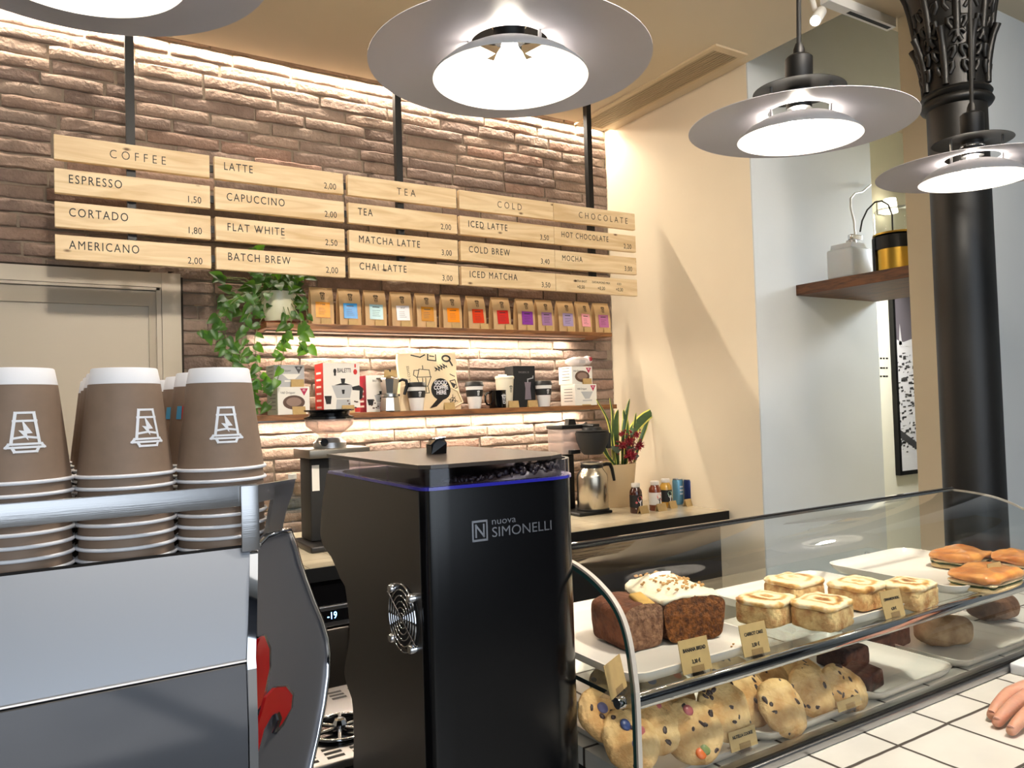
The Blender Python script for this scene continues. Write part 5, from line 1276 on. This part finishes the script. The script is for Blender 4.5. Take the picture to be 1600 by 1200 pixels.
# ------------------------------------------------------------------ trays
def rrect(x0, x1, y0, y1, r, n=6):
    P = []
    for cx_, cy_, a0 in ((x1-r, y1-r, 0), (x0+r, y1-r, PI/2), (x0+r, y0+r, PI), (x1-r, y0+r, 3*PI/2)):
        for k in range(n+1): a = a0+PI/2*k/n; P.append((cx_+r*math.cos(a), cy_+r*math.sin(a)))
    return P
def tray(x0, x1, y0, y1, z, h_, label, rz=0, m_=None):
    cx_, cy_ = (x0+x1)/2, (y0+y1)/2; w2, d2 = (x1-x0)/2, (y1-y0)/2
    lev = [(-.012, 0, .024), (-.004, h_*.5, .028), (0, h_, .030), (-.004, h_, .027), (-.009, h_*.5, .025), (-.016, .0035, .022)]
    b = MB(); v = []; f = []
    for ins, zz_, r_ in lev: v += [(x, y, zz_) for x, y in rrect(-w2-ins, w2+ins, -d2-ins, d2+ins, r_)]
    k = len(v)//len(lev)
    for j in range(len(lev)-1):
        for i in range(k): f.append((j*k+i, j*k+(i+1) % k, (j+1)*k+(i+1) % k, (j+1)*k+i))
    f.append(tuple(range(k-1, -1, -1))); f.append(tuple((len(lev)-1)*k+i for i in range(k)))
    b.raw(v, f); o = obj('tray', b, m_ or M_ceramic, None, 40, (cx_, cy_, z), (0, 0, rz)); return tag(o, label, 'tray')
ZS1 = 1.1378
tray(.585, .838, .705, 1.02, ZS1, .016, 'white tray under the banana bread and carrot cake on the glass shelf')
tray(.945, 1.225, .700, .940, ZS1, .016, 'white tray of toasted rolls on the glass shelf')
tray(1.285, 1.548, .700, .960, ZS1, .016, 'white tray of sandwiches at the right end of the glass shelf')
ZL1 = ZK+.0145
tray(.628, .797, .705, .955, ZK+.0005, .016, 'white lower tray of candy cookies at the left end of the case')
tray(.812, 1.040, .705, .955, ZK+.0005, .016, 'white lower tray of dark chip cookies')
tray(1.055, 1.285, .705, .955, ZK+.0005, .016, 'white lower tray holding the brownies')
tray(1.300, 1.555, .705, .955, ZK+.0005, .016, 'white lower tray holding the floury loaves, right end')

# ------------------------------------------------------------------ baked goods
def blob(size, e=(.5, .5), amp=.002, freq=30, seed=0, seg=40, rings=24, flat_bottom=True, shape=None):
    """rounded-box lump standing on z=0, roughened by noise"""
    sx, sy, sz = size[0]/2, size[1]/2, size[2]/2; v = []; f = []
    sg = lambda c, p: math.copysign(abs(c)**p, c)
    for j in range(rings+1):
        ph = -PI/2+PI*j/rings
        for i in range(seg):
            th = 2*PI*i/seg
            p = Vector((sx*sg(math.cos(ph), e[1])*sg(math.cos(th), e[0]), sy*sg(math.cos(ph), e[1])*sg(math.sin(th), e[0]), sz*sg(math.sin(ph), e[1])))
            if shape: p = shape(p)
            q = Vector((p.x+seed*3.1, p.y, p.z))
            d = mn.fractal(q*freq, 1, 2, 4)*amp
            nrm = Vector((p.x/sx/sx, p.y/sy/sy, p.z/sz/sz)); nrm = nrm.normalized() if nrm.length > 0 else Vector((0, 0, 1))
            p = p+nrm*d
            if flat_bottom: p.z = max(p.z, -sz)
            v.append((p.x, p.y, p.z+sz))
    for j in range(rings):
        for i in range(seg): f.append((j*seg+i, j*seg+(i+1) % seg, (j+1)*seg+(i+1) % seg, (j+1)*seg+i))
    return MB().raw(v, f)
def crumb(name, c1, c2, c3=None, sc=90, bump=.8, rough=.8):
    M = mat(name, c1, rough, noise=.5, nscale=sc, bump=bump, bscale=sc*1.6, col2=c2, spec=.3)
    return M
M_banana = crumb('banana_bread_crumb', C(150, 112, 84), C(104, 70, 50), sc=110)
M_bcrust = crumb('brown_crust', C(116, 70, 46), C(78, 44, 30), sc=50, bump=.5)
M_carrot = crumb('carrot_cake_crumb', C(150, 92, 40), C(84, 46, 22), sc=160, bump=1)
M_frost = mat('cream_frosting', C(238, 226, 198), .5, bump=.4, bscale=40, sss=.1)
M_nut = mat('chopped_nuts', C(206, 158, 96), .7, noise=.3, nscale=80)
ZT1 = ZS1+.0037
fl = onZ(978, 1022, ZT1); fr_ = onZ(1037, 1008, ZT1); bl_ = onZ(928, 985, ZT1)
ang = math.atan2(fr_.y-fl.y, fr_.x-fl.x)
def loaf(name, label, fl, fr_, length, hgt, crust, crum, seed):
    wd = (fr_-fl).length; an = math.atan2(fr_.y-fl.y, fr_.x-fl.x); mid = (fl+fr_)/2; back = Vector((-math.sin(an), math.cos(an), 0))
    t = thing(name, label, 'cake', (mid.x+back.x*length/2, mid.y+back.y*length/2, ZT1), an)
    def shp(p):
        u = p.z/(hgt/2); k = 1+.10*u; return Vector((p.x*k, p.y, p.z+(.008*(1-(p.x/(wd/2))**2) if u > .3 else 0)))
    obj('crust', blob((wd, length, hgt), (.28, .30), .003, 28, seed, 56, 30, shape=shp), crust, t, 60)
    # the cut face: a slightly domed slab flush with the front
    out = []
    for k in range(40):
        a = 2*PI*k/40; x = wd/2*.985*math.copysign(abs(math.cos(a))**.32, math.cos(a)); z = hgt/2*.97*math.copysign(abs(math.sin(a))**.32, math.sin(a)); q = shp(Vector((x, 0, z))); out.append((q.x, q.z+hgt/2))
    b = MB(); rings = 14; v = []; f = []
    for j in range(rings+1):
        s_ = 1-j/rings*.999
        for (x, z) in out:
            xx = x*s_; zz_ = hgt*.5+(z-hgt*.5)*s_; d = .003*(1-s_**6)+mn.fractal(Vector((xx, zz_, seed))*95, 1, 2, 4)*.0016
            v.append((xx, -length/2-.001-d, zz_))
    for j in range(rings):
        for i in range(40): f.append((j*40+i, j*40+(i+1) % 40, (j+1)*40+(i+1) % 40, (j+1)*40+i))
    b.raw(v, f); obj('cut_face', b, crum, t, 60)
    return t, wd
bb, wb_ = loaf('banana_bread', 'dark banana bread loaf end with a banana slice baked on top', fl, fr_, .085, .055, M_bcrust, M_banana, 1)
obj('banana_slice', MB().rbox(-.011, .011, -.024, .012, 0, .007, .003, Matrix.Translation((.012, -.018, .0595)) @ Matrix.Rotation(.30, 4, 'X')), mat('baked_banana', C(214, 168, 84), .5, noise=.4, nscale=40), bb, 40)
fl2, fr2 = onZ(1040, 1009, ZT1), onZ(1133, 995, ZT1)
ck, wc = loaf('carrot_cake', 'carrot cake loaf with white frosting and chopped nuts', fl2, fr2, .125, .057, crumb('dark_cake_crust', C(92, 56, 36), C(58, 34, 22), sc=60), M_carrot, 2)
def shf(p): return Vector((p.x, p.y, p.z+.010*(1-(p.x/(wc/2))**2)))
fro = blob((wc*1.06, .128, .016), (.4, .6), .006, 40, 5, 56, 22, False, shf); fro.v = [(x, y, z+.047) for x, y, z in fro.v]
obj('frosting', fro, M_frost, ck, 60)
b = MB(); rg = random.Random(12)
for k in range(70):
    x, y = rg.gauss(0, .024), rg.uniform(-.055, .055)
    if abs(x) > .045: continue
    b.ball((x, y,   .0645+.009*(1-(x/(wc/2))**2)), (rg.uniform(.002, .004), rg.uniform(.0015, .003), .002), 6, 5, None, .2, rg)
obj('chopped_nuts', b, M_nut, ck)
b = MB()
for (x, y) in ((1146, 1006), (1150, 1012), (1143, 1010)): b.ball(onZ(x, y, ZT1+.001), (.002, .0015, .001), 6, 5)
tag(obj('cake_crumbs', b, M_nut), 'few cake crumbs on the white tray beside the carrot cake', 'crumbs', kind='stuff')

# toasted rolls
def roll_top_material():
    M = mat('glazed_swirl_top', C(236, 214, 166), .4, bump=.3, bscale=50); nt = M.node_tree; b = nt.nodes['Principled BSDF']
    tc = nt.nodes.new('ShaderNodeTexCoord'); wv = nt.nodes.new('ShaderNodeTexWave'); wv.wave_type = 'RINGS'; wv.rings_direction = 'Z'; wv.inputs['Scale'].default_value = 14; wv.inputs['Distortion'].default_value = 5; wv.inputs['Detail'].default_value = 3; wv.inputs['Detail Scale'].default_value = 2.5
    oi = nt.nodes.new('ShaderNodeObjectInfo'); nt.links.new(tc.outputs['Object'], wv.inputs['Vector'])
    nz = nt.nodes.new('ShaderNodeTexNoise'); nz.inputs['Scale'].default_value = 26; nz.inputs['Detail'].default_value = 5; nz.noise_dimensions = '4D'; nt.links.new(tc.outputs['Object'], nz.inputs['Vector']); nt.links.new(oi.outputs['Random'], nz.inputs['W'])
    mu = nt.nodes.new('ShaderNodeMath'); mu.operation = 'MULTIPLY_ADD'; mu.inputs[1].default_value = .35; nt.links.new(wv.outputs['Fac'], mu.inputs[0]); nt.links.new(nz.outputs['Fac'], mu.inputs[2])
    r = nt.nodes.new('ShaderNodeValToRGB'); e = r.color_ramp.elements; e[0].position = .42; e[0].color = C(150, 94, 40); e[1].position = .78; e[1].color = C(240, 222, 184); q = e.new(.56); q.color = C(212, 164, 92)
    nt.links.new(mu.outputs[0], r.inputs[0]); nt.links.new(r.outputs[0], b.inputs['Base Color'])
    return M
M_rolltop = roll_top_material(); M_rollside = mat('roll_crumb', C(226, 196, 136), .8, noise=.3, nscale=60, bump=.6, bscale=110, col2=C(178, 122, 66))
ROLLS = [(1197, 934, .076, .070, .1, 'front left corner'), (1284, 939, .080, .068, .12, 'front, nearest the glass'), (1240, 905, .082, .070, .05, 'back left corner'), (1340, 911, .080, .070, .1, 'in the middle'), (1420, 911, .076, .064, .12, 'right end')]
for i, (px, py, w_, d_, rz_, wh) in enumerate(ROLLS):
    p = onZ(px, py, ZT1+.036)
    t = thing('toasted_roll', f'square toasted roll with creamy swirl top, {wh} of the roll tray', 'roll', (p.x, p.y, ZT1), rz_+rnd.uniform(-.08, .08), 'toasted swirl rolls')
    obj('crumb', blob((w_, d_, .033), (.35, .30), .002, 40, i, 48, 22), M_rollside, t, 60)
    tp = blob((w_*1.03, d_*1.03, .010), (.4, .5), .0025, 50, i+9, 48, 14, False); tp.v = [(x, y, z+.0295) for x, y, z in tp.v]
    o = obj('glazed_top', tp, M_rolltop, t, 60)
# sandwiches
M_foc = mat('golden_crust', C(226, 160, 84), .35, noise=.3, nscale=24, bump=.3, bscale=30, col2=C(176, 100, 40), coat=.4); M_breadc = mat('bread_crumb', C(226, 196, 142), .8, bump=.6, bscale=80)
M_green = mat('green_filling', C(60, 80, 36), .6, noise=.4, nscale=60); M_chz = mat('white_cheese', C(226, 206, 164), .6, noise=.3, nscale=60)
for i, (px, py, rz_, w_, lab) in enumerate(((1502, 866, .12, .115, 'golden focaccia sandwich at the back left of the sandwich tray'), (1540, 896, .06, .130, 'golden focaccia sandwich with green filling in front on the sandwich tray'), (1592, 872, .3, .09, 'golden focaccia sandwich at the right edge of the photo'))):
    p = onZ(px, py, ZT1+.022); t = thing('focaccia_sandwich', lab, 'sandwich', (p.x, p.y, ZT1), rz_, 'focaccia sandwiches')
    obj('bottom_bread', blob((w_, .08, .010), (.4, .5), .0015, 40, i, 40, 12), M_breadc, t, 60)
    for nm, z0, h_, m_, k in (('filling', .0085, .006, M_green, .98), ('cheese', .0115, .006, M_chz, 1.0)):
        g = blob((w_*k, .083*k, h_), (.4, .5), .003, 70, i+4, 40, 10, False); g.v = [(x, y, z+z0) for x, y, z in g.v]; obj(nm, g, m_, t, 60)
    g = blob((w_*1.03, .086, .017), (.4, .6), .006, 26, i+7, 44, 16); g.v = [(x, y, z+.0150) for x, y, z in g.v]; obj('top_bread', g, M_foc, t, 60)
# cookies
M_cook = mat('cookie_dough', C(226, 190, 132), .75, noise=.3, nscale=30, bump=.8, bscale=70, col2=C(190, 140, 80)); M_chip = mat('dark_chocolate_chip', C(58, 38, 34), .4)
M_candy = [mat('blue_candy', C(60, 74, 120), .3), mat('pink_candy', C(176, 92, 92), .3), mat('green_candy', C(120, 134, 70), .3), mat('orange_candy', C(226, 108, 40), .3), mat('violet_candy', C(104, 100, 134), .3)]
def cookie(px, py, Yc, r_, tilt, rz_, label, candy, seed, grp):
    p = onY(px, py, Yc); rg = random.Random(seed)
    t = thing('cookie', label, 'cookie', p, 0, grp); t.rotation_euler = (tilt, 0, rz_)
    b = blob((r_*2, r_*2*.92, .026), (1, .75), .0042, 26, seed, 40, 18, False); b.v = [(x, y, z-.013) for x, y, z in b.v]
    obj('dough', b, M_cook, t, 60)
    def onsurf(u, a): return Vector((u*r_*math.cos(a), u*r_*.92*math.sin(a), .0125*(1-u**2)**.42))
    for k in range(14 if not candy else 8):
        c = MB(); q = onsurf(math.sqrt(rg.random())*.92, rg.uniform(0, 2*PI)); c.ball(q, (rg.uniform(.003, .0065), rg.uniform(.002, .004), .0022), 7, 5, Matrix.Rotation(rg.uniform(0, 3), 4, 'Z'), .15, rg)
        obj('chocolate_chip', c, M_chip, t, 60)
    if candy:
        for k in range(3):
            q = onsurf(rg.uniform(.25, .75), rg.uniform(0, 2*PI)); c = MB(); c.ball(q, (.0075, .0075, .0035), 14, 8); obj('candy', c, M_candy[(seed+k) % 5], t, 60)
CK = [  # px, py, Y, r, tilt, rz, label part, candy
    (947, 1116, .755, .042, .75, .1, 'candy cookie half hidden behind the black grinder, with a pink candy', 1), (985, 1156, .720, .045, .80, .15, 'candy cookie lowest at the left end, behind the curved glass edge', 1),
    (1020, 1128, .735, .047, .80, .05, 'candy cookie just right of the glass edge, with a dark blue candy', 1), (1082, 1142, .718, .047, .85, -.1, 'candy cookie in front, showing a blue and a green candy', 1),
    (965, 1075, .83, .045, .5, .2, 'candy cookie at the back below the folded card', 1), (1040, 1078, .80, .045, .55, 0, 'candy cookie in the shade under the banana bread tray', 1),
    (1130, 1110, .730, .047, .95, .05, 'plain-looking chip cookie standing at the right of the candy tray', 0),
    (1172, 1090, .765, .046, .85, .1, 'chip cookie behind the front one, second tray left side', 0), (1222, 1106, .725, .047, .95, .1, 'chip cookie in front at the left of the second tray', 0), (1268, 1082, .745, .046, .95, .05, 'chip cookie in the middle of the second tray', 0),
    (1318, 1076, .740, .045, .9, .05, 'chip cookie at the right end of the second tray', 0), (1150, 1058, .82, .045, .55, 0, 'chip cookie lying behind, left of the second tray', 0),
    (1205, 1062, .83, .045, .5, .1, 'chip cookie lying at the back middle of the second tray', 0), (1255, 1052, .82, .045, .5, .1, 'chip cookie at the back right, below the shelf rail', 0)]
for i, (px, py, Yc, r_, ti, rz_, lab, cd) in enumerate(CK): cookie(px, py, Yc, r_*.93, ti, rz_, lab, cd, i+3, 'candy cookies' if cd else 'chip cookies')
# brownies and loaves
M_brownie = crumb('brownie', C(74, 46, 38), C(44, 26, 22), sc=70, bump=.5)
for i, (px, py, Yc, lab, sz) in enumerate(((1318, 1050, .84, 'dark brownie block at the left of the brownie tray', (.075, .06, .035)), (1385, 1030, .86, 'dark brownie block at the right of the brownie tray', (.08, .06, .035)), (1345, 1078, .76, 'dark brownie bar in front on the brownie tray', (.07, .05, .03)))):
    p = onY(px, py, Yc); o = obj('brownie', blob(sz, (.25, .25), .003, 40, i), M_brownie, None, 60, (p.x, Yc, ZK+.0045), (0, 0, .1*i)); tag(o, lab, 'brownie', 'brownies')
M_loaf = mat('floury_crust', C(196, 164, 124), .8, noise=.3, nscale=30, bump=.4, bscale=50, col2=C(150, 112, 76))
for i, (px, py, Yc, lab) in enumerate(((1475, 1000, .80, 'floury pale loaf in the lower right of the case'), (1552, 985, .83, 'brown loaf at the far lower right of the case'))):
    p = onY(px, py, Yc); o = obj('bread_loaf', blob((.11, .07, .05), (.8, .7), .003, 30, i+20), M_loaf if i == 0 else crumb('rye_crust', C(122, 88, 64), C(80, 54, 38), sc=40, bump=.4), None, 60, (p.x, Yc, ZK+.0045), (0, 0, -.3)); tag(o, lab, 'bread', 'small loaves')

# price cards in clear holders on the shelf
def holder_card(px, py, Yc, label, lines, w_=.047, h_=.040, rz=0, zb=None, ts=.0062, back=False):
    z0 = ZS1 if zb is None else zb; q = onY(px, py, Yc); t = thing('price_card', label, 'price card', (q.x, Yc, z0), rz)
    R_ = Matrix.Rotation(-.22, 4, 'X')
    obj('card', MB().box(-w_/2, w_/2, -.0005, .0005, .004, .004+h_, R_), M_kraft, t)
    hb = MB(); hb.box(-.010, .010, .0008, .0016, 0, .018, R_); hb.box(-.010, .010, -.0022, -.0014, .0, .012, R_); hb.box(-.013, .013, -.004, .020, 0, .0010)
    obj('clear_holder', hb, M_plastic, t)
    for k, s_ in enumerate(lines):
        p = R_ @ Vector((0, -.0009, .004+h_*(.68-.36*k))); put('lettering', text_mesh(s_, ts if k == 0 else ts*1.05, M_ink, 'CENTER', .8, .0001, 1, .0002), t, p, (PI/2-.22, 0, 0))
    return t
holder_card(1091, 1045, .697, 'kraft price card reading banana bread, on the shelf rail', ['BANANA BREAD', '3,30 €'], rz=-.05)
holder_card(1184, 1018, .697, 'kraft price card reading carrot cake, on the shelf rail', ['CARROT CAKE', '3,50 €'], rz=-.05)
holder_card(1400, 965, .690, 'kraft price card reading cinnamon roll, in front of the rolls', ['CINNAMON ROLL', '4,30 €'], rz=-.05, ts=.0055)
holder_card(1563, 918, .692, 'kraft price card in front of the sandwiches', [], rz=-.05, w_=.04)
holder_card(968, 1062, .700, 'blank-backed kraft price card turned away, behind the curved glass edge', [], rz=.5, w_=.048, h_=.038)
holder_card(1165, 1180, .697, 'kraft price card in front of the lower tray of candy cookies', ['NUTELLA COOKIE'], w_=.048, h_=.024, zb=ZK+.0135, rz=-.02, ts=.0055)
holder_card(1330, 1118, .697, 'kraft price card lying low in front of the second cookie tray', [], w_=.052, h_=.014, zb=ZK+.0135, rz=-.02)

# small white box on the counter
p = onZ(1592, 1056, ZK)
wb2 = thing('white_box', 'small white plastic box at the right edge of the tiled counter', 'box', (p.x+.03, p.y-.005, ZK), .05)
obj('box_body', MB().rbox(-.03, .03, -.02, .02, 0, .018, .003), mat('white_abs', C(228, 230, 234), .3), wb2, 30)
obj('grey_slot', MB().box(-.022, -.008, -.0206, -.0201, .006, .012), mat('grey_plastic', C(110, 114, 120), .4), wb2)
# ------------------------------------------------------------------ shelf on the pale grey wall and what stands on it
sx0, sx1, sy0, sy1, sz0, sz1 = 2.734, 3.30, 1.615, YE-.0005, 1.912, 1.957
sh2 = thing('walnut_shelf', 'dark walnut shelf on the pale grey wall behind the pillar', 'shelf', ((sx0+sx1)/2, 1.87, sz0))
obj('board', MB().rbox(sx0, sx1, sy0, sy1, sz0, sz1, .001, seg=1), M_walnut, sh2, world=True)
ZSH = sz1
a, b2 = onX(1290, 420, 2.80), onX(1372, 400, 2.80)
# jerrycan: px 1290-1372
M_jerry = mat('grey_translucent_plastic', C(196, 200, 202), .35, sss=.15)
jl, jm, jr = onZ(1291, 436, ZSH), onZ(1333, 431, ZSH), onZ(1372, 423, ZSH)
jc = thing('jerrycan', 'pale grey plastic jerrycan with a tap and a thin white tube, on the walnut shelf', 'canister', (jm.x, jm.y, ZSH))
wj = .19; lj = (jl-jm).length
an = math.atan2(jl.y-jm.y, jl.x-jm.x)
hj = onX(1333, 375, jm.x).z-ZSH
Mj = Matrix.Rotation(0, 4, 'Z')
dj = max(.12, abs(jl.y-jm.y)); wj = .13
jb = MB(); jb.rbox(0, wj, 0, dj, 0, hj*.86, .010, seg=3)
obj('body', jb, M_jerry, jc, 40)
jt = MB(); jt.prism([(.012, .012, hj*.85), (wj-.012, .012, hj*.85), (wj-.03, .012, hj), (.02, .012, hj)], (0, dj-.024, 0)); obj('shoulder', jt, M_jerry, jc)
cxj = .06
obj('neck_cap', MB().lathe([(.020, hj), (.020, hj+.012), (.012, hj+.016), (0, hj+.016)], c=(cxj, dj*.35, 0), n=24), M_steel, jc, 40)
obj('tap', MB().rbox(cxj-.008, cxj+.06, dj*.35-.012, dj*.35+.012, hj+.0165, hj+.038, .004), M_chrome, jc, 30)
p1 = onY(1335, 372, jm.y+dj*.35)
tubepx = [(1336, 368), (1334, 345), (1329, 325), (1329, 310), (1336, 302), (1347, 300), (1356, 292), (1360, 289)]
tw = [onY(x, y, jm.y+dj*.35+(YE-.012-jm.y-dj*.35)*i/(len(tubepx)-1)) - jc.location for i, (x, y) in enumerate(tubepx)]
obj('white_tube', MB().tube([(cxj, dj*.35, hj+.037)]+tw, .0042, 8), mat('white_tube', C(232, 230, 222), .4), jc, 50)
# brass canister with a clear dome, half behind the pillar
cl = onZ(1374, 422, ZSH); rc_ = .085
cpos = Vector((cl.x+.085, cl.y-.02, ZSH))
gc = thing('brass_burner', 'black and brass canister with a clear glass top and a black cable, beside the jerrycan', 'canister', cpos)
hz = lambda y: onY(1400, y, cpos.y).z-ZSH
h1 = max(.05, hz(391)); h2 = hz(371); h3 = hz(330)
M_brass = mat('brass', C(196, 160, 70), .3, 1, bump=.05, bscale=80)
obj('brass_body', MB().lathe([(0, 0), (rc_*.92, 0), (rc_*.92, h1)], n=48), M_brass, gc, 40)
obj('black_side', MB().lathe([(rc_*.98, 0), (rc_*1.0, .002), (rc_*1.0, h2)], n=30, a0=PI*.58, a1=PI*.84), M_black, gc, 40)
obj('black_top', MB().lathe([(rc_*.92, h1+.0003), (rc_*.97, h1+.002), (rc_*.97, h2), (rc_*.85, h2+.006), (0, h2+.006)], n=48), M_black, gc, 40)
obj('brass_ring', MB().lathe([(rc_*.86, h2+.0061), (rc_*.98, h2+.007), (rc_*.96, h2+.014), (rc_*.7, h2+.016), (0, h2+.016)], n=48), M_brass, gc, 40)
obj('glass_top', MB().lathe([(rc_*.88, h2+.016), (rc_*.88, h3), (rc_*.80, h3+.006), (0, h3+.008)], n=40), M_glass, gc, 40)
cab = [(1344, 362), (1347, 345), (1355, 328), (1367, 316), (1378, 314), (1388, 320), (1394, 336), (1395, 365)]
cw = [onY(x, y, cpos.y-.02) - cpos for x, y in cab]
obj('black_cable', MB().tube(cw, .0030, 8), M_cord, gc, 50)
# wall lamp glow in the opening: a small lit lamp on the recess wall
q = onY(1378, 325, 3.19)
wl = thing('wall_lamp', 'small lit wall lamp seen through the opening above the walnut shelf', 'lamp', (q.x, 3.199, q.z))
obj('back_plate', MB().rbox(-.05, .05, -.01, -.0005, -.05, .05, .003), M_white, wl, 30)
obj('lit_shade', MB().lathe([(.05, -.05), (.04, .05)], c=(0, -.07, 0), n=24, cap0=True, cap1=True), mat('lit_shade', C(255, 244, 214), .5, emit=(1, .9, .7, 1), es=4), wl, 40)
# framed print on the recess wall, only a strip of it shows
pf0 = onY(1394.5, 480, 3.17); pf1 = onY(1416, 765, 3.17)
zt_, zb_ = onY(1397, 455, 3.17).z, .90
fx0 = onY(1395, 500, 3.17).x
fp = thing('framed_print', 'tall black-framed monochrome city print seen in the strip beside the pillar', 'picture', (fx0+.2, 3.199, 1.6))
obj('frame', MB().box(fx0, fx0+.028, 3.165, 3.1995, zb_, zt_).box(fx0+.35, fx0+.378, 3.165, 3.1995, zb_, zt_).box(fx0+.028, fx0+.35, 3.165, 3.1995, zt_-.028, zt_).box(fx0+.028, fx0+.35, 3.165, 3.1995, zb_, zb_+.028), M_black, fp, world=True)
obj('print', MB().box(fx0+.028, fx0+.35, 3.18, 3.199, zb_+.028, zt_-.028), mat('paper_white', C(226, 226, 230), .6), fp, world=True)
ar = MB(); rg = random.Random(31); X_ = fx0+.03
ar.box(X_, X_+.318, 3.1790, 3.1799, 1.84, zt_-.03)
obj('print_sky', ar, mat('grey_sky_print', C(112, 106, 114), .6), fp, world=True)
wt = MB(); wt.prism([(X_+.045, 3.1788, 1.83), (X_+.085, 3.1788, 1.83), (X_+.072, 3.1788, 1.93), (X_+.065, 3.1788, 1.98), (X_+.058, 3.1788, 1.93)], (0, -.0003, 0)); wt.prism([(X_, 3.1788, 1.82), (X_+.318, 3.1788, 1.82), (X_+.318, 3.1788, 1.90), (X_+.10, 3.1788, 1.85), (X_, 3.1788, 1.87)], (0, -.0003, 0))
obj('print_rooftops', wt, mat('paper_white_print', C(226, 226, 230), .6), fp, world=True)
bk = MB()
for k in range(120):
    x = X_+rg.uniform(0, .22); z = rg.uniform(1.05, 1.80); w_ = rg.uniform(.008, .05); h_ = rg.uniform(.004, .02)
    bk.prism([(x, 3.1784, z), (x+w_, 3.1784, z+rg.uniform(-.006, .01)), (x+w_*.95, 3.1784, z+h_), (x+.002, 3.1784, z+h_*.8)], (0, -.0003, 0))
obj('print_ink', bk, M_darkgrey, fp, world=True)
bk = MB(); bk.prism([(X_, 3.1783, 1.17), (X_+.318, 3.1783, 1.02), (X_+.318, 3.1783, 1.07), (X_, 3.1783, 1.23)], (0, -.0003, 0))
obj('print_rail', bk, M_darkgrey, fp, world=True)
# short lines of wall lettering left of the print
q = onY(1383, 575, 3.1995); wlt = thing('wall_lettering', 'short lines of small dark lettering on the pale wall beside the print', 'lettering', (q.x, 3.199, q.z))
for k, y in enumerate((560, 575, 588)):
    q = onY(1383, y, 3.1995); wl2 = MB()
    for s_ in range(3): wl2.box(q.x-.06+.034*s_, q.x-.06+.034*s_+rg.uniform(.02, .03), 3.1988, 3.1996, q.z-.006, q.z+.006)
    obj('lettering_line', wl2, M_ink, wlt, world=True)
# ------------------------------------------------------------------ customer's hand on the counter
M_skin = mat('skin', C(206, 150, 124), .5, noise=.12, nscale=40, bump=.15, bscale=160, sss=.25)
M_nail = mat('nail', C(222, 170, 150), .3)
t1 = onZ(1549, 1123, ZK+.006); t2 = onZ(1577, 1140, ZK+.006)
H0 = Vector((t1.x, t1.y, ZK))
pn = thing('person', 'hand of a person at the right edge, fingertips resting on the white tiles', 'person', (t1.x+.1, t1.y, ZK))
def skinned(name, nodes, edges, radii, m_, parent, root=0, sub=2):
    me = bpy.data.meshes.new(name); me.from_pydata([tuple(p) for p in nodes], edges, []); o = bpy.data.objects.new(name, me); COL.objects.link(o)
    o.modifiers.new('skin', 'SKIN'); sv = me.skin_vertices[0].data
    for i, r_ in enumerate(radii):
        r2 = r_ if isinstance(r_, tuple) else (r_, r_); sv[i].radius = r2; sv[i].use_root = (i == root)
    s_ = o.modifiers.new('sub', 'SUBSURF'); s_.levels = sub; s_.render_levels = sub
    dg_ = bpy.context.evaluated_depsgraph_get(); m2 = bpy.data.meshes.new_from_object(o.evaluated_get(dg_)); bpy.data.objects.remove(o)
    m2.materials.clear(); m2.materials.append(m_); m2.polygons.foreach_set('use_smooth', [True]*len(m2.polygons))
    return put(name, m2, parent, world=True)
V3 = lambda x, y, z: Vector((x, y, z))
z = ZK; ta, tb_, tc_ = onZ(1549, 1119, ZK+.008), onZ(1557, 1130, ZK+.008), onZ(1579, 1143, ZK+.008)
x, y = tb_.x, tb_.y
wr = V3(x+.185, y-.022, z+.040); fa = V3(x+.30, y-.06, z+.060); fe = V3(x+.42, y-.10, z+.080)
K = [V3(x+.092, y+.024, z+.021), V3(x+.096, y+.002, z+.023), V3(x+.098, y-.020, z+.022), V3(x+.102, y-.040, z+.018)]
nodes = [wr, fa, fe]+K+[wr+V3(-.03, -.026, -.012)]
edges = [(0, 1), (1, 2), (0, 3), (0, 4), (0, 5), (0, 6), (0, 7)]
rad_ = [(.027, .018), (.030, .024), (.034, .028), .0120, .0125, .0120, .0110, .015]
def finger(kidx, pts, rs):
    prev = kidx
    for p, r_ in zip(pts, rs):
        nodes.append(p); rad_.append(r_); edges.append((prev, len(nodes)-1)); prev = len(nodes)-1
def fing(kidx, tip, rs, h1, h2):
    k0 = nodes[kidx]; finger(kidx, [k0.lerp(tip, .42)+V3(0, 0, h1), k0.lerp(tip, .76)+V3(0, 0, h2), tip, tip+(tip-k0).normalized()*.0042], rs+[rs[-1]*.55])
fing(3, ta, [.0098, .0088, .0074], .004, .004)
fing(4, tb_, [.0100, .0090, .0076], .005, .004)
fing(5, tc_, [.0098, .0088, .0074], .006, .004)
fing(6, tc_+V3(.030, -.022, 0), [.0086, .0076, .0064], .005, .003)
finger(7, [V3(x+.115, y-.062, z+.018), V3(x+.085, y-.066, z+.013), V3(x+.066, y-.064, z+.0095), V3(x+.062, y-.064, z+.009)], [.0125, .0108, .0088, .005])
skinned('hand', nodes, edges, rad_, M_skin, pn)
for c_, r_ in ((ta+V3(.001, 0, .0062), .0045), (tb_+V3(.001, 0, .0064), .0045), (tc_+V3(.001, 0, .0062), .0045)):
    b = MB(); b.ball(c_, (r_*1.1, r_, .0016), 12, 6, Matrix.Rotation(.75, 4, 'Y')); obj('fingernail', b, M_nail, pn, 60, world=True)
obj('sleeve', MB().lathe([(.043, .0), (.046, .02), (.052, .2), (.050, .2), (.041, .002), (.043, 0)], n=28, M=Matrix.Translation(fa+V3(.03, -.012, .002)) @ (fe-fa).to_track_quat('Z', 'Y').to_matrix().to_4x4()), mat('navy_sleeve', C(38, 42, 58), .8), pn, 60, world=True)
